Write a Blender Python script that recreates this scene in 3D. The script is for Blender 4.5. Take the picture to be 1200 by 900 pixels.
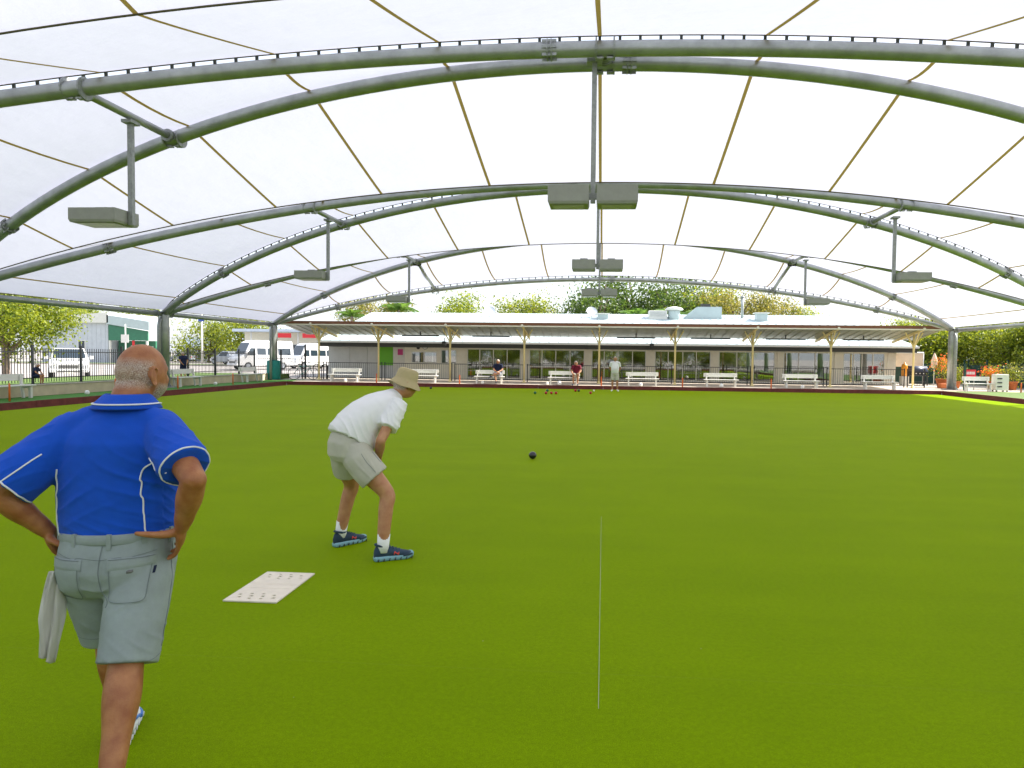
import bpy, math, random
import numpy as np
from mathutils import Vector, Matrix, noise
from mathutils.bvhtree import BVHTree

random.seed(7)
RNG = np.random.default_rng(7)
for o in list(bpy.data.objects):
    bpy.data.objects.remove(o)
SC = bpy.context.scene
COL = SC.collection
R = math.radians

# ------------------------------------------------------------------ camera, sky, sun, exposure
CAM_H = 1.67
YAW, PITCH, ROLL = 0.0738, 0.0397, 0.0117
cd = bpy.data.cameras.new('camera')
cam = bpy.data.objects.new('camera', cd)
COL.objects.link(cam)
fw = Vector((-math.sin(YAW) * math.cos(PITCH), math.cos(YAW) * math.cos(PITCH), -math.sin(PITCH)))
rt = fw.cross(Vector((0, 0, 1))).normalized()
up = rt.cross(fw)
r2 = math.cos(ROLL) * rt + math.sin(ROLL) * up
u2 = -math.sin(ROLL) * rt + math.cos(ROLL) * up
mw = Matrix((r2, u2, -fw)).transposed().to_4x4()
mw.translation = (0, 0, CAM_H)
cam.matrix_world = mw
cd.sensor_fit = 'HORIZONTAL'
cd.sensor_width = 36
cd.lens = 36 * 826 / 1200
cd.shift_x = -45.85 / 1200
cd.clip_start = 0.05
cd.clip_end = 3000
SC.camera = cam

SUN_EL = R(44)
SUN_AZ = R(74)            # clockwise from +Y (the far end of the green)
sdir = Vector((math.sin(SUN_AZ) * math.cos(SUN_EL), math.cos(SUN_AZ) * math.cos(SUN_EL), math.sin(SUN_EL)))
w = bpy.data.worlds.new('World')
SC.world = w
w.use_nodes = True
nt = w.node_tree
bg = nt.nodes['Background']
sky = nt.nodes.new('ShaderNodeTexSky')
sky.sky_type = 'NISHITA'
sky.sun_disc = False
sky.sun_elevation = SUN_EL
sky.sun_rotation = SUN_AZ
sky.air_density = 1.0
sky.dust_density = 3.5
sky.ozone_density = 1.0
hz = nt.nodes.new('ShaderNodeMix')          # bright thin cloud, even over the whole sky
hz.data_type = 'RGBA'
hz.inputs[0].default_value = 0.62
hz.inputs[7].default_value = (3.6, 3.75, 4.0, 1)
nt.links.new(sky.outputs[0], hz.inputs[6])
nt.links.new(hz.outputs[2], bg.inputs[0])
bg.inputs[1].default_value = 0.14
sl = bpy.data.lights.new('sun', 'SUN')
sl.energy = 4.2
sl.angle = R(0.6)
sl.color = (1.0, 0.95, 0.87)
so = bpy.data.objects.new('sun', sl)
COL.objects.link(so)
so.rotation_euler = (-sdir).to_track_quat('-Z', 'Y').to_euler()
so.location = (30, 10, 40)
vs = SC.view_settings
vs.view_transform = 'Standard'
vs.look = 'None'
vs.gamma = 1
vs.exposure = 1.5
vs.use_curve_mapping = False
SC.render.engine = 'CYCLES'
SC.cycles.use_denoising = True
SC.cycles.max_bounces = 8
SC.cycles.diffuse_bounces = 5
SC.cycles.transparent_max_bounces = 8
SC.cycles.sample_clamp_indirect = 8

# ------------------------------------------------------------------ materials
def mat(name, col, rough=0.6, metal=0.0, spec=0.5, var=0.0, scale=8.0, bump=0.0, bscale=None, col2=None, coat=0.0, sheen=0.0, stretch=None):
    m = bpy.data.materials.new(name)
    m.use_nodes = True
    t = m.node_tree
    b = t.nodes['Principled BSDF']
    b.inputs['Base Color'].default_value = (*col, 1)
    b.inputs['Roughness'].default_value = rough
    b.inputs['Metallic'].default_value = metal
    b.inputs['Specular IOR Level'].default_value = spec
    b.inputs['Coat Weight'].default_value = coat
    b.inputs['Sheen Weight'].default_value = sheen
    tc = t.nodes.new('ShaderNodeTexCoord')
    src = tc.outputs['Object']
    if stretch:
        mp = t.nodes.new('ShaderNodeMapping')
        mp.inputs['Scale'].default_value = stretch
        t.links.new(src, mp.inputs[0])
        src = mp.outputs[0]
    if var > 0 or col2:
        n = t.nodes.new('ShaderNodeTexNoise')
        n.inputs['Scale'].default_value = scale
        n.inputs['Detail'].default_value = 6
        n.inputs['Roughness'].default_value = 0.65
        t.links.new(src, n.inputs['Vector'])
        cr = t.nodes.new('ShaderNodeValToRGB')
        a = col2 if col2 else tuple(max(0, c * (1 - var)) for c in col)
        c2 = col if col2 else tuple(min(1, c * (1 + var)) for c in col)
        cr.color_ramp.elements[0].position = 0.3
        cr.color_ramp.elements[1].position = 0.7
        cr.color_ramp.elements[0].color = (*a, 1)
        cr.color_ramp.elements[1].color = (*c2, 1)
        t.links.new(n.outputs['Fac'], cr.inputs[0])
        t.links.new(cr.outputs[0], b.inputs['Base Color'])
    if bump > 0:
        n2 = t.nodes.new('ShaderNodeTexNoise')
        n2.inputs['Scale'].default_value = bscale or scale * 4
        n2.inputs['Detail'].default_value = 5
        t.links.new(src, n2.inputs['Vector'])
        bp = t.nodes.new('ShaderNodeBump')
        bp.inputs['Strength'].default_value = bump
        bp.inputs['Distance'].default_value = 0.01
        t.links.new(n2.outputs['Fac'], bp.inputs['Height'])
        t.links.new(bp.outputs[0], b.inputs['Normal'])
    return m

def membrane_mat(name, refl, trans, fac):
    m = bpy.data.materials.new(name)
    m.use_nodes = True
    t = m.node_tree
    t.nodes.remove(t.nodes['Principled BSDF'])
    out = t.nodes['Material Output']
    tc = t.nodes.new('ShaderNodeTexCoord')
    n = t.nodes.new('ShaderNodeTexNoise')
    n.inputs['Scale'].default_value = 0.55
    n.inputs['Detail'].default_value = 7
    n.inputs['Roughness'].default_value = 0.6
    t.links.new(tc.outputs['Object'], n.inputs['Vector'])
    cr = t.nodes.new('ShaderNodeValToRGB')
    cr.color_ramp.elements[0].position = 0.35
    cr.color_ramp.elements[1].position = 0.6
    cr.color_ramp.elements[0].color = (*[c * 0.965 for c in trans], 1)
    cr.color_ramp.elements[1].color = (*trans, 1)
    t.links.new(n.outputs['Fac'], cr.inputs[0])
    d = t.nodes.new('ShaderNodeBsdfDiffuse')
    d.inputs[0].default_value = (*refl, 1)
    tr = t.nodes.new('ShaderNodeBsdfTranslucent')
    t.links.new(cr.outputs[0], tr.inputs[0])
    n2 = t.nodes.new('ShaderNodeTexNoise')          # slight puckering of the cloth
    n2.inputs['Scale'].default_value = 2.2
    n2.inputs['Detail'].default_value = 5
    t.links.new(tc.outputs['Object'], n2.inputs['Vector'])
    bp = t.nodes.new('ShaderNodeBump')
    bp.inputs['Strength'].default_value = 0.35
    bp.inputs['Distance'].default_value = 0.05
    t.links.new(n2.outputs['Fac'], bp.inputs['Height'])
    t.links.new(bp.outputs[0], d.inputs['Normal'])
    t.links.new(bp.outputs[0], tr.inputs['Normal'])
    mx = t.nodes.new('ShaderNodeMixShader')
    mx.inputs[0].default_value = fac
    t.links.new(d.outputs[0], mx.inputs[1])
    t.links.new(tr.outputs[0], mx.inputs[2])
    t.links.new(mx.outputs[0], out.inputs[0])
    return m

def leaf_mat(name, c1, c2, trans=0.45):
    m = bpy.data.materials.new(name)
    m.use_nodes = True
    t = m.node_tree
    b = t.nodes['Principled BSDF']
    out = t.nodes['Material Output']
    g = t.nodes.new('ShaderNodeNewGeometry')
    cr = t.nodes.new('ShaderNodeValToRGB')
    cr.color_ramp.elements[0].color = (*c1, 1)
    cr.color_ramp.elements[1].color = (*c2, 1)
    t.links.new(g.outputs['Random Per Island'], cr.inputs[0])
    t.links.new(cr.outputs[0], b.inputs['Base Color'])
    b.inputs['Roughness'].default_value = 0.45
    tr = t.nodes.new('ShaderNodeBsdfTranslucent')
    hs = t.nodes.new('ShaderNodeHueSaturation')
    hs.inputs['Value'].default_value = 1.7
    hs.inputs['Hue'].default_value = 0.48
    t.links.new(cr.outputs[0], hs.inputs['Color'])
    t.links.new(hs.outputs[0], tr.inputs[0])
    mx = t.nodes.new('ShaderNodeMixShader')
    mx.inputs[0].default_value = trans
    t.links.new(b.outputs[0], mx.inputs[1])
    t.links.new(tr.outputs[0], mx.inputs[2])
    t.links.new(mx.outputs[0], out.inputs[0])
    return m

def glass_mat(name, tint, refl=0.12):
    m = bpy.data.materials.new(name)
    m.use_nodes = True
    t = m.node_tree
    t.nodes.remove(t.nodes['Principled BSDF'])
    out = t.nodes['Material Output']
    tr = t.nodes.new('ShaderNodeBsdfTransparent')
    tr.inputs[0].default_value = (*tint, 1)
    gl = t.nodes.new('ShaderNodeBsdfGlossy')
    gl.inputs['Roughness'].default_value = 0.02
    fr = t.nodes.new('ShaderNodeFresnel')
    fr.inputs[0].default_value = 1.6
    ad = t.nodes.new('ShaderNodeMath')
    ad.operation = 'ADD'
    ad.use_clamp = True
    ad.inputs[1].default_value = refl
    t.links.new(fr.outputs[0], ad.inputs[0])
    mx = t.nodes.new('ShaderNodeMixShader')
    t.links.new(ad.outputs[0], mx.inputs[0])
    t.links.new(tr.outputs[0], mx.inputs[1])
    t.links.new(gl.outputs[0], mx.inputs[2])
    t.links.new(mx.outputs[0], out.inputs[0])
    return m

def turf_mat():
    m = bpy.data.materials.new('green_carpet')
    m.use_nodes = True
    t = m.node_tree
    b = t.nodes['Principled BSDF']
    b.inputs['Roughness'].default_value = 0.6
    b.inputs['Specular IOR Level'].default_value = 0.012
    b.inputs['Sheen Weight'].default_value = 0.2
    b.inputs['Sheen Roughness'].default_value = 0.3
    b.inputs['Sheen Tint'].default_value = (1.0, 0.98, 0.03, 1)
    tc = t.nodes.new('ShaderNodeTexCoord')
    def nz(scale, detail, vec=None, rough=0.6):
        n = t.nodes.new('ShaderNodeTexNoise')
        n.inputs['Scale'].default_value = scale
        n.inputs['Detail'].default_value = detail
        n.inputs['Roughness'].default_value = rough
        t.links.new(vec or tc.outputs['Object'], n.inputs['Vector'])
        return n
    def ramp(f, p0, c0, p1, c1):
        cr = t.nodes.new('ShaderNodeValToRGB')
        cr.color_ramp.elements[0].position = p0
        cr.color_ramp.elements[1].position = p1
        cr.color_ramp.elements[0].color = (*c0, 1)
        cr.color_ramp.elements[1].color = (*c1, 1)
        t.links.new(f, cr.inputs[0])
        return cr.outputs[0]
    def mix(a, c, f, mode='MULTIPLY'):
        mx = t.nodes.new('ShaderNodeMix')
        mx.data_type = 'RGBA'
        mx.blend_type = mode
        if isinstance(f, float):
            mx.inputs[0].default_value = f
        else:
            t.links.new(f, mx.inputs[0])
        t.links.new(a, mx.inputs[6])
        t.links.new(c, mx.inputs[7])
        return mx.outputs[2]
    big = ramp(nz(0.35, 5).outputs['Fac'], 0.3, (0.160, 0.276, 0.0003), 0.7, (0.186, 0.308, 0.0004))
    fine = ramp(nz(170, 4).outputs['Fac'], 0.3, (0.55, 0.57, 0.5), 0.7, (1.34, 1.32, 1.25))
    mid = ramp(nz(38, 4).outputs['Fac'], 0.3, (0.86, 0.87, 0.85), 0.7, (1.12, 1.11, 1.12))
    # faint bands across the green where the carpet was rolled
    mp = t.nodes.new('ShaderNodeMapping')
    mp.inputs['Scale'].default_value = (0.03, 1.6, 1)
    t.links.new(tc.outputs['Object'], mp.inputs[0])
    band = ramp(nz(1.0, 6, mp.outputs[0], 0.7).outputs['Fac'], 0.3, (0.94, 0.945, 0.94), 0.7, (1.05, 1.04, 1.05))
    c = mix(big, fine, 0.85)
    c = mix(c, mid, 1.0)
    c = mix(c, band, 1.0)
    # joins of the carpet rolls, a hair lighter than the pile
    sp_ = t.nodes.new('ShaderNodeSeparateXYZ')
    t.links.new(tc.outputs['Object'], sp_.inputs[0])
    md_ = t.nodes.new('ShaderNodeMath')
    md_.operation = 'PINGPONG'
    md_.inputs[1].default_value = 1.83
    t.links.new(sp_.outputs[1], md_.inputs[0])
    jl = t.nodes.new('ShaderNodeMath')
    jl.operation = 'LESS_THAN'
    jl.inputs[1].default_value = 0.006
    t.links.new(md_.outputs[0], jl.inputs[0])
    jf = t.nodes.new('ShaderNodeMath')
    jf.operation = 'MULTIPLY'
    jf.inputs[1].default_value = 0.05
    t.links.new(jl.outputs[0], jf.inputs[0])
    jc = t.nodes.new('ShaderNodeRGB')
    jc.outputs[0].default_value = (0.30, 0.36, 0.12, 1)
    c = mix(c, jc.outputs[0], jf.outputs[0], 'MIX')
    # worn, walked-on patches
    worn = ramp(nz(0.9, 8, None, 0.7).outputs['Fac'], 0.42, (0.97, 0.975, 0.97), 0.68, (1.05, 1.03, 1.1))
    c = mix(c, worn, 1.0)
    # specks of lint
    vo = t.nodes.new('ShaderNodeTexVoronoi')
    vo.inputs['Scale'].default_value = 2.3
    t.links.new(tc.outputs['Object'], vo.inputs['Vector'])
    lt = t.nodes.new('ShaderNodeMath')
    lt.operation = 'LESS_THAN'
    lt.inputs[1].default_value = 0.012
    t.links.new(vo.outputs['Distance'], lt.inputs[0])
    lint = t.nodes.new('ShaderNodeRGB')
    lint.outputs[0].default_value = (0.35, 0.36, 0.25, 1)
    c = mix(c, lint.outputs[0], lt.outputs[0], 'MIX')
    t.links.new(c, b.inputs['Base Color'])
    bp = t.nodes.new('ShaderNodeBump')
    bp.inputs['Strength'].default_value = 0.8
    bp.inputs['Distance'].default_value = 0.006
    t.links.new(nz(330, 2).outputs['Fac'], bp.inputs['Height'])
    t.links.new(bp.outputs[0], b.inputs['Normal'])
    return m

M = {}
M['turf'] = turf_mat()
M['carpet'] = mat('bank_carpet', (0.045, 0.19, 0.008), 0.9, var=0.25, scale=40, bump=0.4, bscale=200)
M['board'] = mat('ditch_board', (0.15, 0.03, 0.02), 0.75, var=0.35, scale=5, bump=0.5, bscale=60)
M['ditch'] = mat('ditch_sand', (0.10, 0.085, 0.06), 0.95, var=0.3, scale=20)
M['concrete'] = mat('concrete', (0.42, 0.37, 0.31), 0.85, var=0.18, scale=3, bump=0.25, bscale=60)
M['slab'] = mat('veranda_slab', (0.56, 0.48, 0.39), 0.8, var=0.2, scale=3)
M['asphalt'] = mat('pale_asphalt', (0.30, 0.275, 0.26), 0.9, var=0.2, scale=1.2, bump=0.3, bscale=40)
M['lawn'] = mat('lawn', (0.09, 0.15, 0.03), 0.95, var=0.4, scale=15, bump=0.6, bscale=80)
M['line'] = mat('road_paint', (0.75, 0.75, 0.72), 0.7, var=0.1, scale=20)
M['beigewall'] = mat('beige_render', (0.55, 0.47, 0.33), 0.9, var=0.12, scale=3, bump=0.2, bscale=40)
M['galv'] = mat('galvanised_steel', (0.36, 0.38, 0.37), 0.40, metal=0.6, var=0.2, scale=2.6, bump=0.08, bscale=40)
M['galv2'] = mat('galvanised_bracket', (0.30, 0.315, 0.31), 0.5, metal=0.4, var=0.2, scale=15)
M['membrane'] = membrane_mat('canopy_fabric', (0.82, 0.82, 0.89), (0.425, 0.430, 0.515), 0.55)
M['seam'] = membrane_mat('canopy_seam', (0.48, 0.36, 0.12), (0.40, 0.29, 0.075), 0.5)
M['edge'] = mat('canopy_edge_strip', (0.10, 0.085, 0.045), 0.7)
M['tie'] = mat('lacing', (0.03, 0.035, 0.025), 0.7)
M['lightbox'] = mat('lamp_housing', (0.30, 0.305, 0.28), 0.55, var=0.08, scale=6)
M['lampglass'] = mat('lamp_lens', (0.35, 0.36, 0.34), 0.25)
M['white'] = mat('white_paint', (0.68, 0.67, 0.62), 0.5, var=0.06, scale=6)
M['cream'] = mat('cream_paint', (0.82, 0.79, 0.68), 0.6, var=0.06, scale=4)
M['post'] = mat('post_paint', (0.85, 0.70, 0.32), 0.5, var=0.06, scale=4)
M['greywall'] = mat('grey_panel', (0.55, 0.56, 0.55), 0.35, var=0.08, scale=2)
M['soffit'] = mat('soffit_sheet', (0.27, 0.29, 0.21), 0.3, var=0.15, scale=1.5, stretch=(6, 0.6, 1))
M['roof'] = mat('roof_sheet', (0.44, 0.52, 0.53), 0.4, var=0.06, scale=2, metal=0.0)
M['fascia'] = mat('fascia', (0.20, 0.075, 0.035), 0.5)
M['dark'] = mat('dark_trim', (0.05, 0.052, 0.05), 0.6)
M['black'] = mat('black_metal', (0.012, 0.014, 0.016), 0.45)
M['frame'] = mat('window_frame', (0.75, 0.75, 0.70), 0.45)
M['glass'] = glass_mat('window_glass', (0.62, 0.70, 0.64), 0.24)
M['interior'] = mat('interior_wall', (0.50, 0.56, 0.40), 0.8, var=0.2, scale=1.5)
M['ifloor'] = mat('interior_floor', (0.10, 0.07, 0.05), 0.5)
M['greenpanel'] = mat('lime_panel', (0.14, 0.46, 0.02), 0.5)
M['pink'] = mat('pink_poster', (0.55, 0.05, 0.22), 0.6)
M['clock'] = mat('clock_face', (0.8, 0.8, 0.77), 0.4)
M['orange'] = mat('orange_peg', (0.75, 0.15, 0.02), 0.5)
M['teal'] = mat('teal_pad', (0.0, 0.19, 0.16), 0.6, var=0.15, scale=8)
M['blackplastic'] = mat('black_bowl', (0.008, 0.009, 0.012), 0.12, coat=0.3)
M['redbowl'] = mat('red_bowl', (0.45, 0.01, 0.02), 0.15)
M['greenbowl'] = mat('green_bowl', (0.01, 0.13, 0.05), 0.15)
M['whiteball'] = mat('white_jack', (0.82, 0.82, 0.78), 0.3)
M['rubber'] = mat('tyre_rubber', (0.02, 0.02, 0.02), 0.8)
M['carwhite'] = mat('car_white', (0.80, 0.80, 0.80), 0.2, coat=0.6)
M['carsilver'] = mat('car_silver', (0.42, 0.45, 0.50), 0.25, metal=0.4, coat=0.5)
M['carglass'] = mat('car_glass', (0.02, 0.035, 0.05), 0.06, spec=0.8)
M['chrome'] = mat('car_grey_trim', (0.12, 0.12, 0.12), 0.4)
M['redlight'] = mat('tail_lamp', (0.5, 0.01, 0.01), 0.2)
M['headlamp'] = mat('head_lamp', (0.6, 0.62, 0.65), 0.1)
M['greenshed'] = mat('green_cladding', (0.03, 0.16, 0.09), 0.5, var=0.1, scale=3)
M['greyshed'] = mat('pale_grey_cladding', (0.50, 0.53, 0.57), 0.5, var=0.08, scale=2)
M['blueshed'] = mat('pale_blue_cladding', (0.50, 0.58, 0.68), 0.5, var=0.08, scale=2)
M['redsign'] = mat('red_sign', (0.62, 0.02, 0.03), 0.45)
M['terracotta'] = mat('terracotta', (0.55, 0.16, 0.05), 0.8, var=0.15, scale=10)
M['bark'] = mat('bark', (0.16, 0.11, 0.08), 0.95, var=0.4, scale=9, bump=0.8, bscale=25)
M['barkpale'] = mat('pale_bark', (0.32, 0.24, 0.20), 0.95, var=0.3, scale=9, bump=0.6, bscale=25)
M['leaf1'] = leaf_mat('leaf_bright', (0.03, 0.075, 0.004), (0.30, 0.35, 0.02))
M['leaf2'] = leaf_mat('leaf_dark', (0.012, 0.045, 0.006), (0.10, 0.17, 0.02))
M['leaf3'] = leaf_mat('leaf_gold', (0.05, 0.08, 0.008), (0.33, 0.30, 0.05))
M['leaf4'] = leaf_mat('leaf_mid', (0.035, 0.085, 0.004), (0.30, 0.36, 0.02))
M['palm'] = leaf_mat('palm_leaf', (0.05, 0.13, 0.02), (0.12, 0.22, 0.03))
M['flower'] = leaf_mat('orange_petal', (0.7, 0.12, 0.02), (0.8, 0.35, 0.03))

# ------------------------------------------------------------------ mesh helpers
class MB:
    def __init__(s):
        s.v = []
        s.f = []
        s.sm = []
    def add(s, vs_, fs, smooth=False):
        b = len(s.v)
        s.v += [tuple(p) for p in vs_]
        s.f += [tuple(b + i for i in f) for f in fs]
        s.sm += [smooth] * len(fs)
        return s
    def box(s, x0, x1, y0, y1, z0, z1, rz=0.0, bev=0.0):
        if bev > 0:
            return s._bevbox(x0, x1, y0, y1, z0, z1, rz, bev)
        P = [(x, y, z) for z in (z0, z1) for y in (y0, y1) for x in (x0, x1)]
        if rz:
            cx, cy = (x0 + x1) / 2, (y0 + y1) / 2
            c, n = math.cos(rz), math.sin(rz)
            P = [(cx + (x - cx) * c - (y - cy) * n, cy + (x - cx) * n + (y - cy) * c, z) for x, y, z in P]
        return s.add(P, [(0, 2, 3, 1), (4, 5, 7, 6), (0, 1, 5, 4), (2, 6, 7, 3), (0, 4, 6, 2), (1, 3, 7, 5)])
    def _bevbox(s, x0, x1, y0, y1, z0, z1, rz, b):
        rings = []
        for z, i in ((z0, b), (z0 + b, 0), (z1 - b, 0), (z1, b)):
            X0, X1, Y0, Y1 = x0 + i, x1 - i, y0 + i, y1 - i
            c = b
            rings.append([(X0 + c, Y0, z), (X1 - c, Y0, z), (X1, Y0 + c, z), (X1, Y1 - c, z), (X1 - c, Y1, z), (X0 + c, Y1, z), (X0, Y1 - c, z), (X0, Y0 + c, z)])
        if rz:
            cx, cy = (x0 + x1) / 2, (y0 + y1) / 2
            c_, n_ = math.cos(rz), math.sin(rz)
            rings = [[(cx + (x - cx) * c_ - (y - cy) * n_, cy + (x - cx) * n_ + (y - cy) * c_, z) for x, y, z in r_] for r_ in rings]
        return s.rings(rings, True, False)
    def rings(s, rings, cap=True, smooth=True, closed=True):
        n = len(rings[0])
        b = len(s.v)
        for r_ in rings:
            s.v += [tuple(p) for p in r_]
        for i in range(len(rings) - 1):
            for j in range(n if closed else n - 1):
                k = (j + 1) % n
                s.f.append((b + i * n + j, b + i * n + k, b + (i + 1) * n + k, b + (i + 1) * n + j))
                s.sm.append(smooth)
        if cap:
            s.f.append(tuple(b + j for j in reversed(range(n))))
            s.f.append(tuple(b + (len(rings) - 1) * n + j for j in range(n)))
            s.sm += [False, False]
        return s
    def tube(s, pts, r, n=10, cap=True, smooth=True, ref=None):
        pts = [Vector(p) for p in pts]
        rr = r if isinstance(r, (list, tuple)) else [r] * len(pts)
        rings = []
        u = None
        for i, p in enumerate(pts):
            t = (pts[min(i + 1, len(pts) - 1)] - pts[max(i - 1, 0)]).normalized()
            if u is None:
                a = Vector(ref) if ref else (Vector((0, 0, 1)) if abs(t.z) < 0.9 else Vector((1, 0, 0)))
                u = (a - t * a.dot(t)).normalized()
            else:
                u = (u - t * u.dot(t)).normalized()
            v = t.cross(u)
            q = rr[i]
            ru, rv = q if isinstance(q, (tuple, list)) else (q, q)
            rings.append([p + u * (ru * math.cos(2 * math.pi * j / n)) + v * (rv * math.sin(2 * math.pi * j / n)) for j in range(n)])
        return s.rings(rings, cap, smooth)
    def bar(s, a, b, w_, h):
        a, b = Vector(a), Vector(b)
        t = (b - a).normalized()
        u = t.cross(Vector((0, 0, 1)))
        u = u.normalized() if u.length > 1e-4 else Vector((1, 0, 0))
        v = u.cross(t)
        q = [(-1, -1), (1, -1), (1, 1), (-1, 1)]
        return s.rings([[p + u * (w_ / 2 * i) + v * (h / 2 * j) for i, j in q] for p in (a, b)], True, False)
    def lathe(s, prof, n=16, c=(0, 0, 0), smooth=True):
        rings = [[(c[0] + r_ * math.cos(2 * math.pi * j / n), c[1] + r_ * math.sin(2 * math.pi * j / n), c[2] + z) for j in range(n)] for r_, z in prof]
        return s.rings(rings, True, smooth)
    def disc(s, c, axis, r_, th, n=16):
        a = Vector(axis).normalized()
        c = Vector(c)
        return s.tube([c - a * th / 2, c + a * th / 2], r_, n, True, False)
    def prism(s, poly, y0, y1, axis='y', smooth=False):
        def q(p, t):
            if axis == 'y': return (p[0], t, p[1])
            if axis == 'x': return (t, p[0], p[1])
            return (p[0], p[1], t)
        return s.rings([[q(p, y0) for p in poly], [q(p, y1) for p in poly]], True, smooth)
    def mesh(s, name):
        me = bpy.data.meshes.new(name)
        me.from_pydata(s.v, [], s.f)
        me.polygons.foreach_set('use_smooth', s.sm)
        me.update()
        return me
    def build(s, name, m, parent=None, world=True):
        return link(name, s.mesh(name), m, parent, world)

def link(name, me, m, parent=None, world=True):
    if m is not None and not me.materials:
        me.materials.append(m)
    o = bpy.data.objects.new(name, me)
    COL.objects.link(o)
    if parent is not None:
        o.parent = parent
        if world:
            b = Vector((0, 0, 0))
            q = parent
            while q is not None:
                b += q.location
                q = q.parent
            o.location = -b
    return o

def tag(o, label, cat, group=None):
    o['label'] = label
    o['category'] = cat
    if group:
        o['group'] = group
    return o

def struct(o):
    o['kind'] = 'structure'
    return o

def stuff(o):
    o['kind'] = 'stuff'
    return o

def thing(name, label, cat, loc=(0, 0, 0), rz=0.0, group=None):
    o = bpy.data.objects.new(name, None)
    o.empty_display_size = 0.2
    COL.objects.link(o)
    o.location = loc
    o.rotation_euler = (0, 0, rz)
    return tag(o, label, cat, group)

def copy_tree(o, parent=None):
    c = o.copy()
    COL.objects.link(c)
    c.parent = parent
    for ch in list(o.children):
        copy_tree(ch, c)
    return c

def clone(o, label, loc, rz=None, group=None, scale=None):
    c = copy_tree(o)
    c['label'] = label
    if group:
        c['group'] = group
    c.location = loc
    if rz is not None:
        c.rotation_euler = (0, 0, rz)
    if scale is not None:
        c.scale = (scale, scale, scale) if not isinstance(scale, tuple) else scale
    return c
# ------------------------------------------------------------------ the setting
GX, GY0, GY1 = 16.35, -3.0, 35.75      # playing surface
BX, BY0, BY1 = 16.8, -3.5, 36.35       # outer side of the ditch
BZ = 0.17

def grid_sheet(name, x0, x1, y0, y1, z, m, nx=1, ny=1):
    b = MB()
    xs = [x0 + (x1 - x0) * i / nx for i in range(nx + 1)]
    ys = [y0 + (y1 - y0) * i / ny for i in range(ny + 1)]
    v = [(x, y, z) for y in ys for x in xs]
    f = [(j * (nx + 1) + i, j * (nx + 1) + i + 1, (j + 1) * (nx + 1) + i + 1, (j + 1) * (nx + 1) + i) for j in range(ny) for i in range(nx)]
    b.add(v, f)
    return struct(b.build(name, m))

grid_sheet('bowling_green', -GX, GX, GY0, GY1, 0.0, M['turf'])
b = MB()
b.box(-BX - .02, BX + .02, BY0 - .02, BY1 + .02, -0.3, -0.13)
# low side walls of the green's platform
b.box(-GX, GX, GY0, GY1, -0.13, -0.004)
struct(b.build('ditch', M['ditch']))

# one ground sheet round the green out to the horizon
G0 = 0.12
b = MB()
xs = [-900, -BX - .05, BX + .05, 900]
ys = [-700, BY0 - .05, BY1 + .05, 1500]
v = [(x, y, G0) for y in ys for x in xs]
f = []
for j in range(3):
    for i in range(3):
        if i == 1 and j == 1:
            continue
        f.append((j * 4 + i, j * 4 + i + 1, (j + 1) * 4 + i + 1, (j + 1) * 4 + i))
b.add(v, f)
struct(b.build('ground', M['asphalt']))

# red-brown boards at the bank of the ditch, board by board
board_root = thing('ditch_bank', 'red-brown boarded bank edging the ditch round the green', 'ditch bank', (0, 18, 0))
L = 3.32
for side in (-1, 1):
    n = 12
    for i in range(n):
        y0 = BY0 + (BY1 - BY0) * i / n
        y1 = BY0 + (BY1 - BY0) * (i + 1) / n
        x = side * BX
        MB().box(min(x, x + side * .045), max(x, x + side * .045), y0 + .004, y1 - .004, -0.13, BZ + random.uniform(-.004, .004)).build('board', M['board'], board_root)
for (yy, sg) in ((BY1, 1), (BY0, -1)):
    n = 10
    for i in range(n):
        x0 = -BX + 2 * BX * i / n
        x1 = -BX + 2 * BX * (i + 1) / n
        MB().box(x0 + .004, x1 - .004, min(yy, yy + sg * .045), max(yy, yy + sg * .045), -0.13, BZ + random.uniform(-.004, .004)).build('board', M['board'], board_root)

# banks: carpet on the left, paving at the far end and on the right
b = MB().box(-18.6, -BX - .05, BY0, 39.0, 0.05, 0.155)
struct(b.build('carpet_strip', M['carpet']))
b = MB().box(-18.58, 24.0, BY1 + .05, 47.0, 0.04, 0.145)
struct(b.build('paving', M['slab']))
b = MB().box(BX + .05, 24.0, BY0, 36.39, 0.04, 0.150)
struct(b.build('side_lawn', M['lawn']))
b = MB().box(17.3, 24.0, 36.9, 46.5, 0.10, 0.152)
struct(b.build('side_paving', M['concrete']))
b = MB().box(-25.2, -18.78, -10, 41.0, 0.05, 0.42)
struct(b.build('verge_lawn', M['lawn']))

# low rendered retaining wall beside the left bank
rw = thing('retaining_wall', 'low beige rendered wall behind the left bank', 'wall', (-18.69, 16, 0.15))
MB().box(-18.76, -18.62, -6, 38.9, 0.06, 0.50).build('wall', M['beigewall'], rw)
MB().box(-18.79, -18.59, -6, 38.95, 0.50, 0.535).build('coping', M['concrete'], rw)

# car park markings
mk = MB()
for i in range(14):
    x = -62 + i * 2.7
    mk.add([(x, 66, G0 + .004), (x + .12, 66, G0 + .004), (x + .12, 71, G0 + .004), (x, 71, G0 + .004)], [(0, 1, 2, 3)])
mk.add([(-34, 30, G0 + .004), (-33.86, 30, G0 + .004), (-44, 66, G0 + .004), (-44.14, 66, G0 + .004)], [(0, 1, 2, 3)])
struct(mk.build('road_markings', M['line']))
# road kerb
struct(MB().box(-90, -26.2, 75.0, 75.25, G0, G0 + .14).build('kerb', M['concrete']))
struct(MB().box(-90, -26.2, 75.25, 80.0, G0, G0 + .12).build('verge', M['lawn']))

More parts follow.
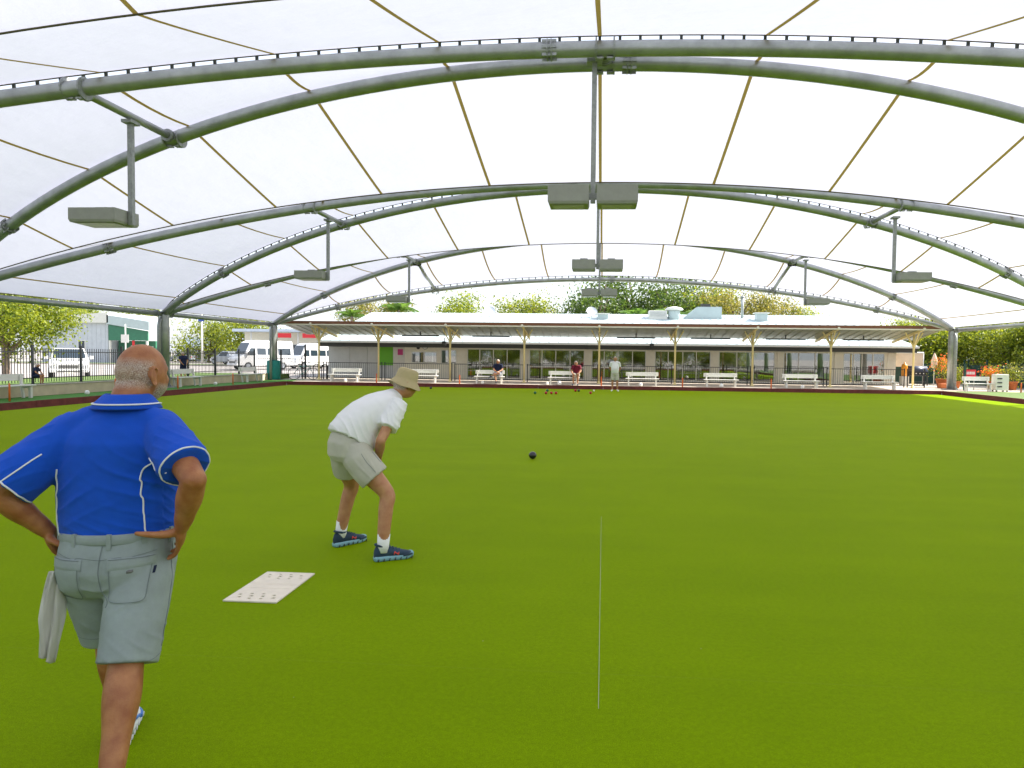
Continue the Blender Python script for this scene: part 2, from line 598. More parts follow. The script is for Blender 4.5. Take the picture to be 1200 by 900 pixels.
# ------------------------------------------------------------------ the canopy over the green
CX, CW, CY1, BAY = -0.15, 18.3, 38.27, 9.87
ZS, ZC, ZV, ZE = 3.25, 7.16, 6.06, 5.82
LA, LT = 4.18, 5.05
PR = 0.14
COLS = [CY1 - BAY * k for k in range(4, -1, -1)]     # -1.2, 8.7, 18.5, 28.4, 38.3

def prof(x):
    t = max(0.0, 1 - ((x - CX) / CW) ** 2)
    return t ** 0.95

def arch_pt(c, s, x):
    """s=+1 leans away, -1 leans towards the camera, 0 upright end arch"""
    r_ = prof(x)
    if s == 0:
        return Vector((x, COLS[c], ZS + (ZE - ZS) * r_))
    return Vector((x, COLS[c] + (LA if s > 0 else -LT) * r_, ZS + (ZC - ZS) * r_))

canopy = thing('fabric_canopy', 'white tensioned fabric canopy on curved steel arches over the green', 'canopy', (CX, 18.5, 0.15))
ARCHES = [(0, 0), (0, 1), (1, -1), (1, 1), (2, -1), (2, 1), (3, -1), (3, 1), (4, -1), (4, 0)]
LACED = {(1, 1), (3, -1), (4, 0)}
arch_objs = {}
for (c, s) in ARCHES:
    pts = [arch_pt(c, s, CX - CW + 2 * CW * i / 72) for i in range(73)]
    # the arch starts inside the head of its column
    pr_ = PR * (0.8 if s == 0 else 1)
    b = MB().tube(pts, pr_, 16)
    a = b.build('arch', M['galv'], canopy)
    arch_objs[(c, s)] = a
    # bolted flange joints along the pipe
    for xj in (-14.6, -0.9 if s > 0 else 0.55, 14.4):
        p = arch_pt(c, s, CX + xj)
        t = (arch_pt(c, s, CX + xj + .05) - p).normalized()
        fb = MB()
        for k in (-.035, .035):
            fb.disc(p + t * k, t, pr_ + .05, .022, 18)
        for k in range(8):
            an = k * math.pi / 4
            u = Vector((0, 1, 0)).cross(t).normalized()
            q = u * math.cos(an) + t.cross(u) * math.sin(an)
            fb.bar(p + q * (pr_ + .028) - t * .13, p + q * (pr_ + .028) + t * .13, .014, .05)
        fb.build('flange', M['galv2'], a)

def valley_pt(c, x):
    r_ = prof(x)
    return Vector((x, COLS[c], ZS + (ZV - ZS) * r_))

SEAM_X = [CX + 2.9 * k for k in range(-6, 7)]
EDGES = [CX - CW + .02] + SEAM_X + [CX + CW - .02]

def surf_lens(c, t, x):
    """between the away arch of column c and the towards arch of column c+1; t 0..1"""
    a = arch_pt(c, 1, x) + Vector((0, 0, PR + .01))
    e = arch_pt(c + 1, -1, x) + Vector((0, 0, PR + .01))
    if (c + 1, -1) in LACED:
        e += Vector((0, -.02, .075)) * min(1, prof(x) * 12)
    p = a.lerp(e, t)
    p.z -= 0.10 * 4 * t * (1 - t) * prof(x)
    return p

def surf_valley(c, t, x):
    """from the towards arch (t=0) down to the valley (t=.5) up to the away arch (t=1)"""
    if c == 0:
        a = arch_pt(0, 0, x) + Vector((0, 0, .12))
    else:
        a = arch_pt(c, -1, x) + Vector((0, .0, PR + .01))
    if c == 4:
        e = arch_pt(4, 0, x) + Vector((0, 0, .12)) + Vector((0, -.02, .09)) * min(1, prof(x) * 12)
    else:
        e = arch_pt(c, 1, x) + Vector((0, 0, PR + .01))
        if (c, 1) in LACED:
            e += Vector((0, -.02, .075)) * min(1, prof(x) * 12)
    if c in (0, 4):
        p = a.lerp(e, t)
        p.z -= 0.25 * 4 * t * (1 - t) * prof(x)
        return p
    v_ = valley_pt(c, x) + Vector((0, 0, .14))
    s = abs(t - .5) * 2
    q = a if t < .5 else e
    y = v_.y + (q.y - v_.y) * s
    z = v_.z + (q.z - v_.z) * (s ** 1.05)
    return Vector((x, y, z))

def panel(fn, c, nt_):
    for i in range(len(EDGES) - 1):
        x0, x1 = EDGES[i], EDGES[i + 1]
        m_ = 6
        v = []
        for j in range(nt_ + 1):
            for k in range(m_ + 1):
                v.append(fn(c, j / nt_, x0 + (x1 - x0) * k / m_))
        f = [(j * (m_ + 1) + k, (j + 1) * (m_ + 1) + k, (j + 1) * (m_ + 1) + k + 1, j * (m_ + 1) + k + 1) for j in range(nt_) for k in range(m_)]
        p = MB().add(v, f, True).build('membrane_panel', M['membrane'], canopy)
        if i < len(SEAM_X):
            xs_ = x1
            v = []
            hw = .036
            for j in range(nt_ + 1):
                for dx in (-hw, hw):
                    q = fn(c, j / nt_, xs_ + dx)
                    v.append((q.x, q.y, q.z - .007))
            f = [(2 * j, 2 * j + 2, 2 * j + 3, 2 * j + 1) for j in range(nt_)]
            MB().add(v, f, True).build('seam', M['seam'], p)
for c in range(0, 4):
    panel(surf_lens, c, 6)
for c in range(0, 5):
    panel(surf_valley, c, 18)
# valley cable strip, welded along each fold of the fabric
for c in (1, 2, 3):
    pts = [valley_pt(c, CX - CW + 2 * CW * i / 60) + Vector((0, 0, .125)) for i in range(61)]
    MB().tube(pts, .016, 6).build('valley_cable', M['edge'], canopy)
# laced edges: a hem rope and short ties down to the pipe
for (c, s) in sorted(LACED):
    hem = []
    ties = MB()
    n = 101
    for i in range(n):
        x = CX - CW + .35 + (2 * CW - .7) * i / (n - 1)
        if s == 1:
            e = surf_valley(c, 1.0, x)
        elif s == -1:
            e = surf_lens(c - 1, 1.0, x)
        else:
            e = surf_valley(c, 1.0, x)
        hem.append(e)
        p = arch_pt(c, s, x)
        lo = p + (e - p).normalized() * (PR - .03)
        t = Vector((1, 0, 0))
        ties.bar(lo, e, .05, .03)
    MB().tube(hem, .020, 6).build('hem_rope', M['edge'], arch_objs[(c, s)])
    stuff(ties.build('lacing', M['tie'], arch_objs[(c, s)]))

# columns, edge beams
pads = []
for ci, cy in enumerate(COLS):
    for side in (-1, 1):
        x = CX + side * CW
        b = MB().lathe([(.22, 0.15), (.22, ZS - .02), (.19, ZS + .08), (.10, ZS + .12)], 20, (x, cy, 0))
        co = b.build('column', M['galv'], canopy)
        pb = MB().box(x - .36, x + .36, cy - .36, cy + .36, 0.15, 0.185)
        for k in range(8):
            an = k * math.pi / 4
            pb.tube([(x + .3 * math.cos(an), cy + .3 * math.sin(an), .185), (x + .3 * math.cos(an), cy + .3 * math.sin(an), .225)], .018, 6)
            pb.prism([(x + .2, .185), (x + .34, .185), (x + .2, .40)], cy - .008, cy + .008) if k == 0 else None
        pb.build('base_plate', M['galv2'], co)
        if side == -1 or ci == 4:
            dp = MB().tube([(x - side * .02 + .0, cy - .36, .16), (x - side * .02, cy - .36, 2.7), (x - side * .02, cy - .30, 2.95), (x - side * .02, cy - .1, 3.1)], .075, 12)
            dp.build('drain_pipe', M['galv2'], co)
for i in range(len(COLS) - 1):
    for side in (-1, 1):
        x = CX + side * CW
        eb = MB().tube([(x, COLS[i] + .1, ZS), (x, COLS[i + 1] - .1, ZS)], .10, 14).build('edge_beam', M['galv'], canopy)
        fb = MB()
        for yy in (COLS[i] + .45, COLS[i] + .52, COLS[i + 1] - .45, COLS[i + 1] - .52):
            fb.disc((x, yy, ZS), (0, 1, 0), .145, .02, 16)
        fb.build('flange', M['galv2'], eb)
        MB().box(x - .03, x + .03, COLS[i] + .6, COLS[i + 1] - .6, ZS + .135, ZS + .155).build('hem_rope', M['edge'], eb)

# struts between the paired arches, and from the last pair to the end arch
def strut(p, q):
    s_ = MB().tube([p, q], .075, 12).build('strut', M['galv'], canopy)
    d = (q - p).normalized()
    for e, sg in ((p, 1), (q, -1)):
        cb = MB()
        for k in (.05, .12):
            cb.disc(e + d * sg * (k + PR), d, .13, .025, 14)
        x = Vector((1, 0, 0))
        for k in (-.16, .16):
            cb.tube([e + x * k + Vector((0, 0, -.2)), e + x * k + Vector((0, 0, .2))], .02, 6)
            cb.bar(e + x * k * .2 + Vector((0, 0, -.17)), e + x * k + Vector((0, 0, -.17)), .1, .03)
            cb.disc(e + x * k, x, PR + .055, .03, 16)
        cb.build('clamp', M['galv2'], s_)
    return s_
STR_X = (-9.1, 0.1, 9.0)
for c in range(0, 4):
    for x in STR_X:
        strut(arch_pt(c, 1, CX + x), arch_pt(c + 1, -1, CX + x))
for x in (-9.1, 9.0):
    strut(arch_pt(4, -1, CX + x), arch_pt(4, 0, CX + x))

# ------------------------------------------------------------------ flood lights hung from the struts
def lamp_box(fx, x0, x1, y0, y1, z0, z1):
    """sloping-fronted shade: deeper at the top than at the lens"""
    b = MB()
    t = .02
    top = [(x0, y0), (x1, y0), (x1, y1), (x0, y1)]
    lo = [(x0 + t, y0 + t), (x1 - t, y0 + t), (x1 - t, y1 - t), (x0 + t, y1 - t)]
    b.rings([[(x, y, z0) for x, y in lo], [(x, y, z0 + .05) for x, y in top], [(x, y, z1) for x, y in top]], True, False)
    h = b.build('lamp_housing', M['lightbox'], fx)
    MB().box(x0 + .09, x1 - .09, y0 + .09, y1 - .09, z0 - .012, z0 - .002).build('lens', M['lampglass'], h)
    MB().box((x0 + x1) / 2 - .12, (x0 + x1) / 2 + .12, (y0 + y1) / 2 - .08, (y0 + y1) / 2 + .08, z1, z1 + .06).build('gear_tray', M['galv2'], h)
WH = ['in the nearest bay', 'in the middle bay', 'in the far bay']
for bi, c in enumerate((1, 2, 3)):
    for x, nm in ((-9.25, 'left'), (-0.1, 'mid'), (9.1, 'right')):
        if nm == 'right' and bi == 0:
            pass
        ya = arch_pt(c, 1, CX + x).y
        yb = arch_pt(c + 1, -1, CX + x).y
        ztop = arch_pt(c, 1, CX + x).z
        y = (ya + yb) / 2
        if nm == 'mid':
            x = -0.24
            z = 4.45
            fx = thing('flood_light', 'grey twin flood light hanging on the centre line ' + WH[bi], 'flood light', (x, y, ztop - .08), 0, 'flood lights hung under the canopy')
            MB().box(x - .045, x + .045, y - .045, y + .045, z + .05, ztop - .08).build('hanger', M['galv2'], fx)
            MB().box(x - .14, x + .14, y - .1, y + .1, ztop - .12, ztop - .06).build('bracket', M['galv2'], fx)
            lamp_box(fx, x - .82, x - .07, y - .22, y + .35, z, z + .34)
            lamp_box(fx, x + .07, x + .82, y - .22, y + .35, z, z + .34)
            MB().box(x - .1, x + .1, y - .05, y + .05, z + .12, z + .22).build('cross_arm', M['galv2'], fx)
        else:
            z = 4.13
            sg = -1 if nm == 'left' else 1
            fx = thing('flood_light', 'grey single flood light on the %s side of the canopy %s' % (nm, WH[bi]), 'flood light', (x, y, ztop - .08), 0, 'flood lights hung under the canopy')
            MB().box(x - .045, x + .045, y - .045, y + .045, z, ztop - .07).build('hanger', M['galv2'], fx)
            MB().box(x - .1, x + .1, y - .14, y + .14, ztop - .12, ztop - .06).build('bracket', M['galv2'], fx)
            xa, xb = sorted((x + sg * .06, x + sg * 1.0))
            lamp_box(fx, xa, xb, y - .4, y + .3, z, z + .27)
# ------------------------------------------------------------------ the clubhouse behind the far bank
WY = 44.5
club = thing('clubhouse', 'long low clubhouse with glass doors and a pale metal roof', 'clubhouse', (0, WY, 0.14))
FZ = 0.145
ZT = 2.08
OPEN = [  # x0, x1, z0, z1, pane divisions, transom, door?
    (-12.32, -10.64, 1.12, 1.86, [-11.5], None, False),
    (-10.40, -9.37, 1.10, 2.00, [-9.9], None, False),
    (-8.70, -5.25, 0.16, ZT, [-7.88, -7.0, -6.12], None, True),
    (-4.71, -1.19, 0.16, ZT, [-3.89, -3.02, -2.11], 0.95, False),
    (-0.76, 2.66, 0.16, ZT, [0.04, 0.9, 1.81], 0.95, False),
    (3.19, 6.66, 0.16, ZT, [4.03, 4.93, 5.77], None, True),
    (7.14, 10.57, 0.16, ZT, [8.25, 9.27], None, True),
    (11.08, 14.01, 0.16, ZT, [12.0, 13.0], None, True),
    (14.67, 17.16, 0.16, ZT, [15.3, 15.8, 16.45], None, True),
]
def wallbox(x0, x1, z0, z1, m='cream', y0=WY, y1=WY + .15, name='wall'):
    return MB().box(x0, x1, y0, y1, z0, z1).build(name, M[m], club)
xs_prev = -12.75
for (x0, x1, z0, z1, div, tr, dr) in OPEN:
    wallbox(xs_prev, x0, FZ, ZT)
    if z0 > .3:
        wallbox(x0, x1, FZ, z0)
    if z1 < ZT:
        wallbox(x0, x1, z1, ZT)
    xs_prev = x1
wallbox(xs_prev, 17.8, FZ, ZT)
wallbox(-12.75, 17.8, ZT, 2.47)
MB().box(17.65, 17.8, WY + .15, 52, FZ, 2.47).build('wall', M['cream'], club)
for (x0, x1, z0, z1, div, tr, dr) in OPEN:
    cuts = [x0] + div + [x1]
    fr = MB()
    w_ = .055
    y0, y1 = WY + .02, WY + .10
    fr.box(x0, x1, y0, y1, z0, z0 + w_)
    fr.box(x0, x1, y0, y1, z1 - w_, z1)
    for x in cuts:
        xx = min(max(x, x0 + w_ / 2), x1 - w_ / 2)
        fr.box(xx - w_ / 2, xx + w_ / 2, y0 - .004, y1 + .004, z0 + w_, z1 - w_)
    if tr:
        fr.box(x0 + w_, x1 - w_, y0 + .006, y1 - .006, tr, tr + .06)
    o = fr.build('sliding_door' if dr else 'window', M['frame'], club)
    for i in range(len(cuts) - 1):
        zz = [z0 + .02, z1 - .02] if not tr else [z0 + .02, tr + .03, z1 - .02]
        for k in range(len(zz) - 1):
            MB().box(cuts[i], cuts[i + 1], WY + .055, WY + .062, zz[k], zz[k + 1]).build('pane', M['glass'], o)
    if dr:
        h = MB()
        xm = div[len(div) // 2]
        h.box(xm + .04, xm + .065, WY - .03, WY + .02, 1.0, 1.25)
        h.build('handle', M['dark'], o)
# piers between the openings stand a little proud, with a dark wall lamp on each
lampn = 0
for xa, xb in ((-9.25, -8.8), (-5.15, -4.8), (-1.1, -.85), (2.75, 3.1), (6.75, 7.05), (10.66, 11.0), (14.1, 14.58), (17.25, 17.7)):
    xm = (xa + xb) / 2
    MB().box(xa + .03, xb - .03, WY - .05, WY - .003, FZ, 2.10).build('pier', M['cream'], club)
    lo = MB().box(xm - .06, xm + .06, WY - .16, WY - .05, 2.14, 2.30)
    lo.box(xm - .03, xm + .03, WY - .06, WY - .002, 2.2, 2.26)
    lo.build('wall_lamp', M['black'], club)
# the grey panelled end on the left
px = [-17.75, -16.35, -15.2, -14.42]
for i in range(3):
    MB().box(px[i] + .01, px[i + 1] - .01, WY - .01, WY + .06, 0.85, 2.2).build('wall_panel', M['greywall'], club)
    MB().box(px[i] + .01, px[i + 1] - .01, WY - .01, WY + .06, FZ, 0.83).build('wall_panel', M['greywall'], club)
MB().box(-17.8, -12.75, WY + .06, WY + .15, FZ, 2.47).build('wall', M['greywall'], club)
MB().box(-14.40, -13.52, WY, WY + .055, 0.95, 2.12).build('lime_panel', M['greenpanel'], club)
MB().box(-13.50, -12.76, WY, WY + .055, FZ, 2.2).build('wall_panel', M['white'], club)
MB().box(-14.40, -13.52, WY, WY + .055, FZ, 0.93).build('wall_panel', M['greywall'], club)
tag(MB().box(-13.2, -12.86, WY - .02, WY - .002, 1.62, 2.0).build('poster', M['pink']), 'pink poster on the white wall beside the lime panel', 'poster')
ck = thing('wall_clock', 'round white wall clock above the first window', 'clock', (-11.4, WY - .01, 2.13))
MB().disc((-11.4, WY - .03, 2.16), (0, 1, 0), .17, .05, 24).build('clock_rim', M['black'], ck)
MB().disc((-11.4, WY - .058, 2.16), (0, 1, 0), .15, .006, 24).build('clock_face', M['clock'], ck)
hb = MB().bar((-11.4, WY - .064, 2.16), (-11.33, WY - .064, 2.22), .012, .012)
hb.bar((-11.4, WY - .064, 2.16), (-11.45, WY - .064, 2.26), .01, .01)
hb.build('hand', M['black'], ck)
sp = MB().disc((-11.85, WY - .05, 2.1), (0, 1, 0), .10, .1, 18)
tag(sp.build('bell', M['black']), 'small round black bell left of the wall clock', 'bell')
# inside: floor, back wall, tables seen through the glass
MB().box(-12.7, 17.6, WY + .2, 51.8, 0.10, 0.15).build('interior_floor', M['ifloor'], club)
MB().box(-12.7, 17.6, 51.8, 51.95, 0.15, 2.5).build('interior_wall', M['interior'], club)
MB().box(-12.9, -12.75, WY + .15, 51.9, 0.15, 2.5).build('interior_wall', M['interior'], club)
MB().box(-12.8, 17.7, WY + .15, 52, 2.42, 2.47).build('ceiling', M['cream'], club)
ICOL = [(0.5, .08, .05), (.05, .2, .45), (.55, .4, .05), (.6, .58, .5), (.05, .25, .1)]
imats = [mat('interior_paint_%d' % i, c, .6) for i, c in enumerate(ICOL)]
for i, x in enumerate((-7.6, -5.9, -3.8, -2.0, 0.3, 1.9, 4.0, 5.9, 8.3, 9.9, 12.0, 13.6, 15.8)):
    y = 46.4 + (i * 37 % 17) / 10
    t_ = thing('dining_table', 'dark dining table inside, no. %d along the glass front' % (i + 1), 'table', (x, y, 0.15), 0, 'tables inside the clubhouse')
    t_['label'] = 'dark table inside, behind the ' + ['left sliding door, left', 'left sliding door, right', 'window left of the centre post, left half', 'window left of the centre post, right half', 'window right of the centre post, left half', 'window right of the centre post, right half', 'middle sliding door, left', 'middle sliding door, right', 'third sliding door from the right, left', 'third sliding door from the right, right', 'second sliding door from the right, left', 'second sliding door from the right, right', 'rightmost sliding door'][i]
    MB().box(x - .6, x + .6, y - .4, y + .4, .86, .9).build('table_top', M['ifloor'], t_)
    for dx in (-.52, .52):
        for dy in (-.33, .33):
            MB().box(x + dx - .025, x + dx + .025, y + dy - .025, y + dy + .025, .15, .86).build('leg', M['black'], t_)
for i in range(9):
    x = -7.5 + i * 2.8
    MB().box(x, x + .5 + (i % 3) * .4, 51.7, 51.79, 1.0 + (i % 2) * .3, 1.7 + (i % 2) * .2).build('picture', imats[i % 5], club)

# roof: main pale sheet rising to the back, hip at the right, vents on it
RY0, RZ0, RY1, RZ1 = 43.3, 2.50, 52.2, 4.80
RX0, RX1 = -18.0, 18.6
def roof_z(y):
    return RZ0 + (RZ1 - RZ0) * (y - RY0) / (RY1 - RY0)
rb = MB()
rb.add([(RX0, RY0, RZ0), (RX1, RY0, RZ0), (RX1 - 2.2, RY1, RZ1), (RX0 + .5, RY1, RZ1),
        (RX0, RY0, RZ0 - .05), (RX1, RY0, RZ0 - .05), (RX1 - 2.2, RY1, RZ1 - .05), (RX0 + .5, RY1, RZ1 - .05)],
       [(0, 1, 2, 3), (7, 6, 5, 4), (0, 4, 5, 1)])
rb.add([(RX1, RY0, RZ0), (RX1, 61, RZ0), (RX1 - 2.2, RY1, RZ1)], [(0, 1, 2)])
rb.add([(RX0, RY0, RZ0), (RX0 + .5, RY1, RZ1), (RX0, 61, RZ0)], [(0, 1, 2)])
rb.add([(RX0 + .5, RY1, RZ1), (RX1 - 2.2, RY1, RZ1), (RX1, 61, RZ0), (RX0, 61, RZ0)], [(0, 1, 2, 3)])
roof = rb.build('roof', M['roof'], club)
for i in range(61):
    x = RX0 + .25 + i * .6
    k = (x - RX0) / (RX1 - RX0)
    xt = RX0 + .5 + k * (RX1 - 2.2 - RX0 - .5)
    MB().bar((x, RY0 + .02, RZ0 + .015), (xt, RY1, RZ1 + .015), .05, .03).build('roof_rib', M['roof'], roof)
MB().box(RX0, RX1, RY0 - .14, RY0 - .004, RZ0 - .13, RZ0 - .02).build('gutter', M['white'], club)
MB().box(RX0, RX1, RY0 - .02, WY - .002, RZ0 - .20, RZ0 - .135).build('eave_lining', M['dark'], club)  # shade under the eave put into the lining's dark colour
MB().box(RX0 + .05, RX1 - .05, RY0 + .03, RY0 + .12, 2.11, RZ0 - .201).build('eave_shade_strip', M['dark'], club)  # added strip, its dark colour stands in for shade below the eave
# veranda: tilted sheet on V-headed posts
VY0, VZ0, VY1, VZ1 = 38.55, 3.42, 42.5, 2.86
VX0, VX1 = -18.35, 18.05
vb = MB()
vb.add([(VX0, VY0, VZ0), (VX1, VY0, VZ0), (VX1, VY1, VZ1), (VX0, VY1, VZ1), (VX0, VY0, VZ0 - .03), (VX1, VY0, VZ0 - .03), (VX1, VY1, VZ1 - .03), (VX0, VY1, VZ1 - .03)],
       [(0, 1, 2, 3), (7, 6, 5, 4), (0, 4, 5, 1), (3, 2, 6, 7), (1, 5, 6, 2), (0, 3, 7, 4)])
ver = vb.build('veranda_roof', M['soffit'], club)
for i in range(73):
    x = VX0 + .25 + i * .5
    MB().bar((x, VY0 + .02, VZ0 - .042), (x, VY1 - .02, VZ1 - .042), .05, .02).build('soffit_rib', M['soffit'], ver)
MB().box(VX0 - .02, VX1 + .02, VY0 - .05, VY0 - .003, VZ0 - .10, VZ0 + .06).build('fascia', M['fascia'], ver)
MB().box(VX0 - .01, VX1 + .01, VY0 - .045, VY0 - .003, VZ0 - .17, VZ0 - .103).build('fascia_strip', M['cream'], ver)
PX = [-16.42, -12.9, -8.73, -4.48, -.25, 3.97, 8.21, 12.42, 16.8]
def vz(y):
    return VZ0 + (VZ1 - VZ0) * (y - VY0) / (VY1 - VY0)
for x in PX:
    y = 39.7
    p = MB().tube([(x, y, .15), (x, y, 2.55), (x, y, vz(y) - .2)], .055, 12).build('veranda_post', M['post'], club)
    MB().lathe([(.13, .145), (.13, .165), (.07, .19), (.06, .30)], 14, (x, y, 0)).build('post_base', M['post'], p)
    MB().bar((x, VY0 + .01, vz(VY0) - .12), (x, VY1 + .1, vz(VY1 + .1) - .14), .075, .13).build('rafter', M['post'], p)
    for dx in (-.45, .45):
        MB().bar((x, y, 2.35), (x + dx, y + .02, vz(y) - .10), .06, .06).build('brace', M['post'], p)
    for dy in (-.6, .75):
        MB().bar((x, y, 2.4), (x, y + dy, vz(y + dy) - .19), .055, .055).build('brace', M['post'], p)
    MB().disc((x, VY0 - .07, VZ0 - .1), (0, 1, 0), .07, .05, 12).build('rafter_cap', M['cream'], p)
# ceiling fans and heaters under the veranda
for i, x in enumerate((-10.8, -6.6, 1.85, 6.1, 10.3, 14.6)):
    y = 41.0
    t_ = thing('veranda_heater', 'long dark heater under the veranda roof, ' + ['leftmost', 'second from the left', 'third from the left', 'third from the right', 'second from the right', 'rightmost'][i] + ' of six', 'heater', (x, y, vz(y) - .35), 0, 'heaters under the veranda')
    MB().box(x - 1.1, x + 1.1, y - .08, y + .08, vz(y) - .33, vz(y) - .25, bev=.01).build('heater_bar', M['dark'], t_)
    MB().box(x - .03, x + .03, y - .03, y + .03, vz(y) - .25, vz(y) - .05).build('hanger', M['dark'], t_)
for nm, x in (('beside the wall clock', -9.85), ('over the middle glass door', 2.9)):
    t_ = thing('loudspeaker', 'small black loudspeaker under the eave ' + nm, 'loudspeaker', (x, 43.05, 2.5), 0, 'loudspeakers under the eave')
    MB().box(x - .12, x + .12, 42.95, 43.15, 2.22, 2.50, bev=.015).build('cabinet', M['black'], t_)
    MB().disc((x, 42.94, 2.34), (0, 1, 0), .08, .02, 16).build('cone', M['dark'], t_)
    MB().box(x - .02, x + .02, 43.1, 43.2, 2.46, 2.72).build('bracket', M['dark'], t_)
# roof furniture
def vent_box(x, y, sx, sy, h, label):
    t_ = thing('roof_vent', label, 'roof vent', (x, y, roof_z(y)))
    z = roof_z(y - sy / 2) - .02
    MB().box(x - sx / 2, x + sx / 2, y - sy / 2, y + sy / 2, z, z + h).build('shaft', M['roof'], t_)
    MB().box(x - sx / 2 - .12, x + sx / 2 + .12, y - sy / 2 - .12, y + sy / 2 + .12, z + h + .001, z + h + .08).build('cap', M['white'], t_)
vent_box(-.1, 50.6, .75, .6, .38, 'small white vent box on the roof above the centre posts')
vent_box(10.95, 50.4, .75, .6, .55, 'small white vent box near the right end of the roof')
t_ = thing('roof_ventilator', 'white mushroom ventilator beside the air conditioner on the roof', 'roof vent', (4.95, 50.8, roof_z(50.8)))
MB().lathe([(.42, roof_z(50.5) - .1), (.42, 4.95), (.40, 5.0)], 20, (4.95, 50.8, 0)).build('shaft', M['roof'], t_)
MB().lathe([(.30, 5.0), (.62, 5.02), (.66, 5.08), (.5, 5.2), (.2, 5.27)], 20, (4.95, 50.8, 0)).build('cap', M['white'], t_)
t_ = thing('air_conditioner', 'white louvred air conditioner box on the roof', 'air conditioner', (3.8, 50.9, roof_z(50.9)))
MB().box(3.15, 4.45, 50.5, 51.3, roof_z(50.4), 4.98, bev=.02).build('casing', M['white'], t_)
for k in range(5):
    MB().box(3.25, 4.35, 50.47, 50.497, 4.58 + k * .075, 4.62 + k * .075).build('louvre', M['greywall'], t_)
t_ = thing('roof_hood', 'large pale sloping duct hood on the roof behind', 'roof duct', (7, 51.2, roof_z(51)))
MB().prism([(5.5, roof_z(51) - .1), (8.3, roof_z(51) - .1), (8.3, 5.28), (6.6, 5.28)], 50.8, 51.8).build('duct', M['roof'], t_)
MB().box(6.9, 7.5, 51.0, 51.5, 5.282, 5.5).build('motor', M['dark'], t_)
t_ = thing('flue', 'grey flue pipe rising from the roof', 'flue', (9.8, 51.2, roof_z(51)))
MB().tube([(9.8, 51.2, roof_z(51) - .1), (9.8, 51.2, 6.0)], .10, 12).build('pipe', M['galv'], t_)
MB().lathe([(.16, 6.0), (.17, 6.03), (.02, 6.12)], 12, (9.8, 51.2, 0)).build('cowl', M['galv2'], t_)
for x, lab in ((-8.3, 'small dark satellite dish on the left of the roof'), (-.9, 'blue-grey satellite dish beside the centre vent')):
    t_ = thing('satellite_dish', lab, 'dish', (x, 51, roof_z(51)))
    z = roof_z(51) + .38
    rings = []
    ax = Vector((.25, -.8, .55)).normalized()
    e1 = ax.cross(Vector((0, 0, 1))).normalized()
    e2 = e1.cross(ax)
    for rr, dd in ((.02, 0), (.2, .02), (.34, .07), (.40, .10)):
        rings.append([Vector((x, 51, z)) + ax * dd + e1 * rr * math.cos(a_ * math.pi / 9) + e2 * rr * math.sin(a_ * math.pi / 9) for a_ in range(18)])
    MB().rings(rings, False).build('dish', M['greyshed'], t_)
    MB().tube([(x, 51.05, roof_z(51) - .05), (x, 51.05, z)], .03, 8).build('mast', M['galv2'], t_)

# veranda railing, a panel for each bay
RP = [-17.9] + PX + [17.9]
for i in range(len(RP) - 1):
    x0, x1 = RP[i] + .06, RP[i + 1] - .06
    if i == 4 or i == 5:
        pass
    y = 40.6
    side = ['leftmost, before the grey panels', 'second from the left, before the lime panel', 'third from the left, before the clock', 'fourth from the left, before a sliding door', 'fifth from the left, before the tall windows', 'sixth from the left, right of the centre post', 'fourth from the right', 'third from the right', 'second from the right', 'rightmost of the row'][i]
    t_ = thing('railing', 'thin black veranda railing panel, ' + side, 'railing', (x0, y, .15), 0, 'veranda railing panels')
    MB().box(x0, x1, y - .018, y + .018, 1.12, 1.155).build('top_rail', M['black'], t_)
    MB().box(x0, x1, y - .018, y + .018, .24, .275).build('bottom_rail', M['black'], t_)
    for xx in (x0 + .03, x1 - .03):
        MB().box(xx - .025, xx + .025, y - .025, y + .025, .145, 1.2).build('rail_post', M['black'], t_)
    n = max(2, int((x1 - x0) / .125))
    bb = MB()
    for k in range(1, n):
        xx = x0 + (x1 - x0) * k / n
        bb.box(xx - .006, xx + .006, y - .006, y + .006, .275, 1.12)
    stuff(bb.build('railing_bars', M['black'], t_))

# ------------------------------------------------------------------ benches
def make_bench(L_, label):
    t_ = thing('bench', label, 'bench', (0, 0, 0), 0, 'white benches round the green')
    h = L_ / 2
    MB().box(-h, h, -.20, .20, .36, .40, bev=.008).build('seat', M['white'], t_, False)
    MB().box(-h * .98, h * .98, .245, .275, .52, .72, bev=.006).build('backrest', M['white'], t_, False)
    for x in (-h * .82, h * .82):
        lb = MB().box(x - .04, x + .04, -.16, -.08, 0, .358)
        lb.build('leg', M['white'], t_, False)
        lb = MB().bar((x, .12, 0), (x, .225, .70), .07, .06)
        lb.build('leg', M['white'], t_, False)
        MB().box(x - .03, x + .03, -.12, .17, .30, .356).build('bearer', M['white'], t_, False)
    return t_
bench0 = None
BN = [(-14.05, 1.75, 'white bench before the grey panels at the left end of the clubhouse'),
      (-9.7, 1.6, 'white bench under the wall clock, behind the bowler in the hat'),
      (-6.1, 1.62, 'white bench on which the man in the navy shirt sits'),
      (-2.1, 1.7, 'white bench on which the man in the maroon shirt sits'),
      (2.05, 1.75, 'white bench right of the standing man in white'),
      (6.15, 1.78, 'white bench third from the right along the clubhouse'),
      (10.25, 1.85, 'white bench second from the right along the clubhouse'),
      (14.2, 1.75, 'white bench at the right end of the clubhouse, beside the sunny patch')]
bench_pos = []
for i, (x, L_, lab) in enumerate(BN):
    loc = (x, 37.45, .147)
    if bench0 is None:
        bench0 = make_bench(1.75, lab)
        bench0.location = loc
    else:
        clone(bench0, lab, loc, 0, None, (L_ / 1.75, 1, 1))
    bench_pos.append(x)
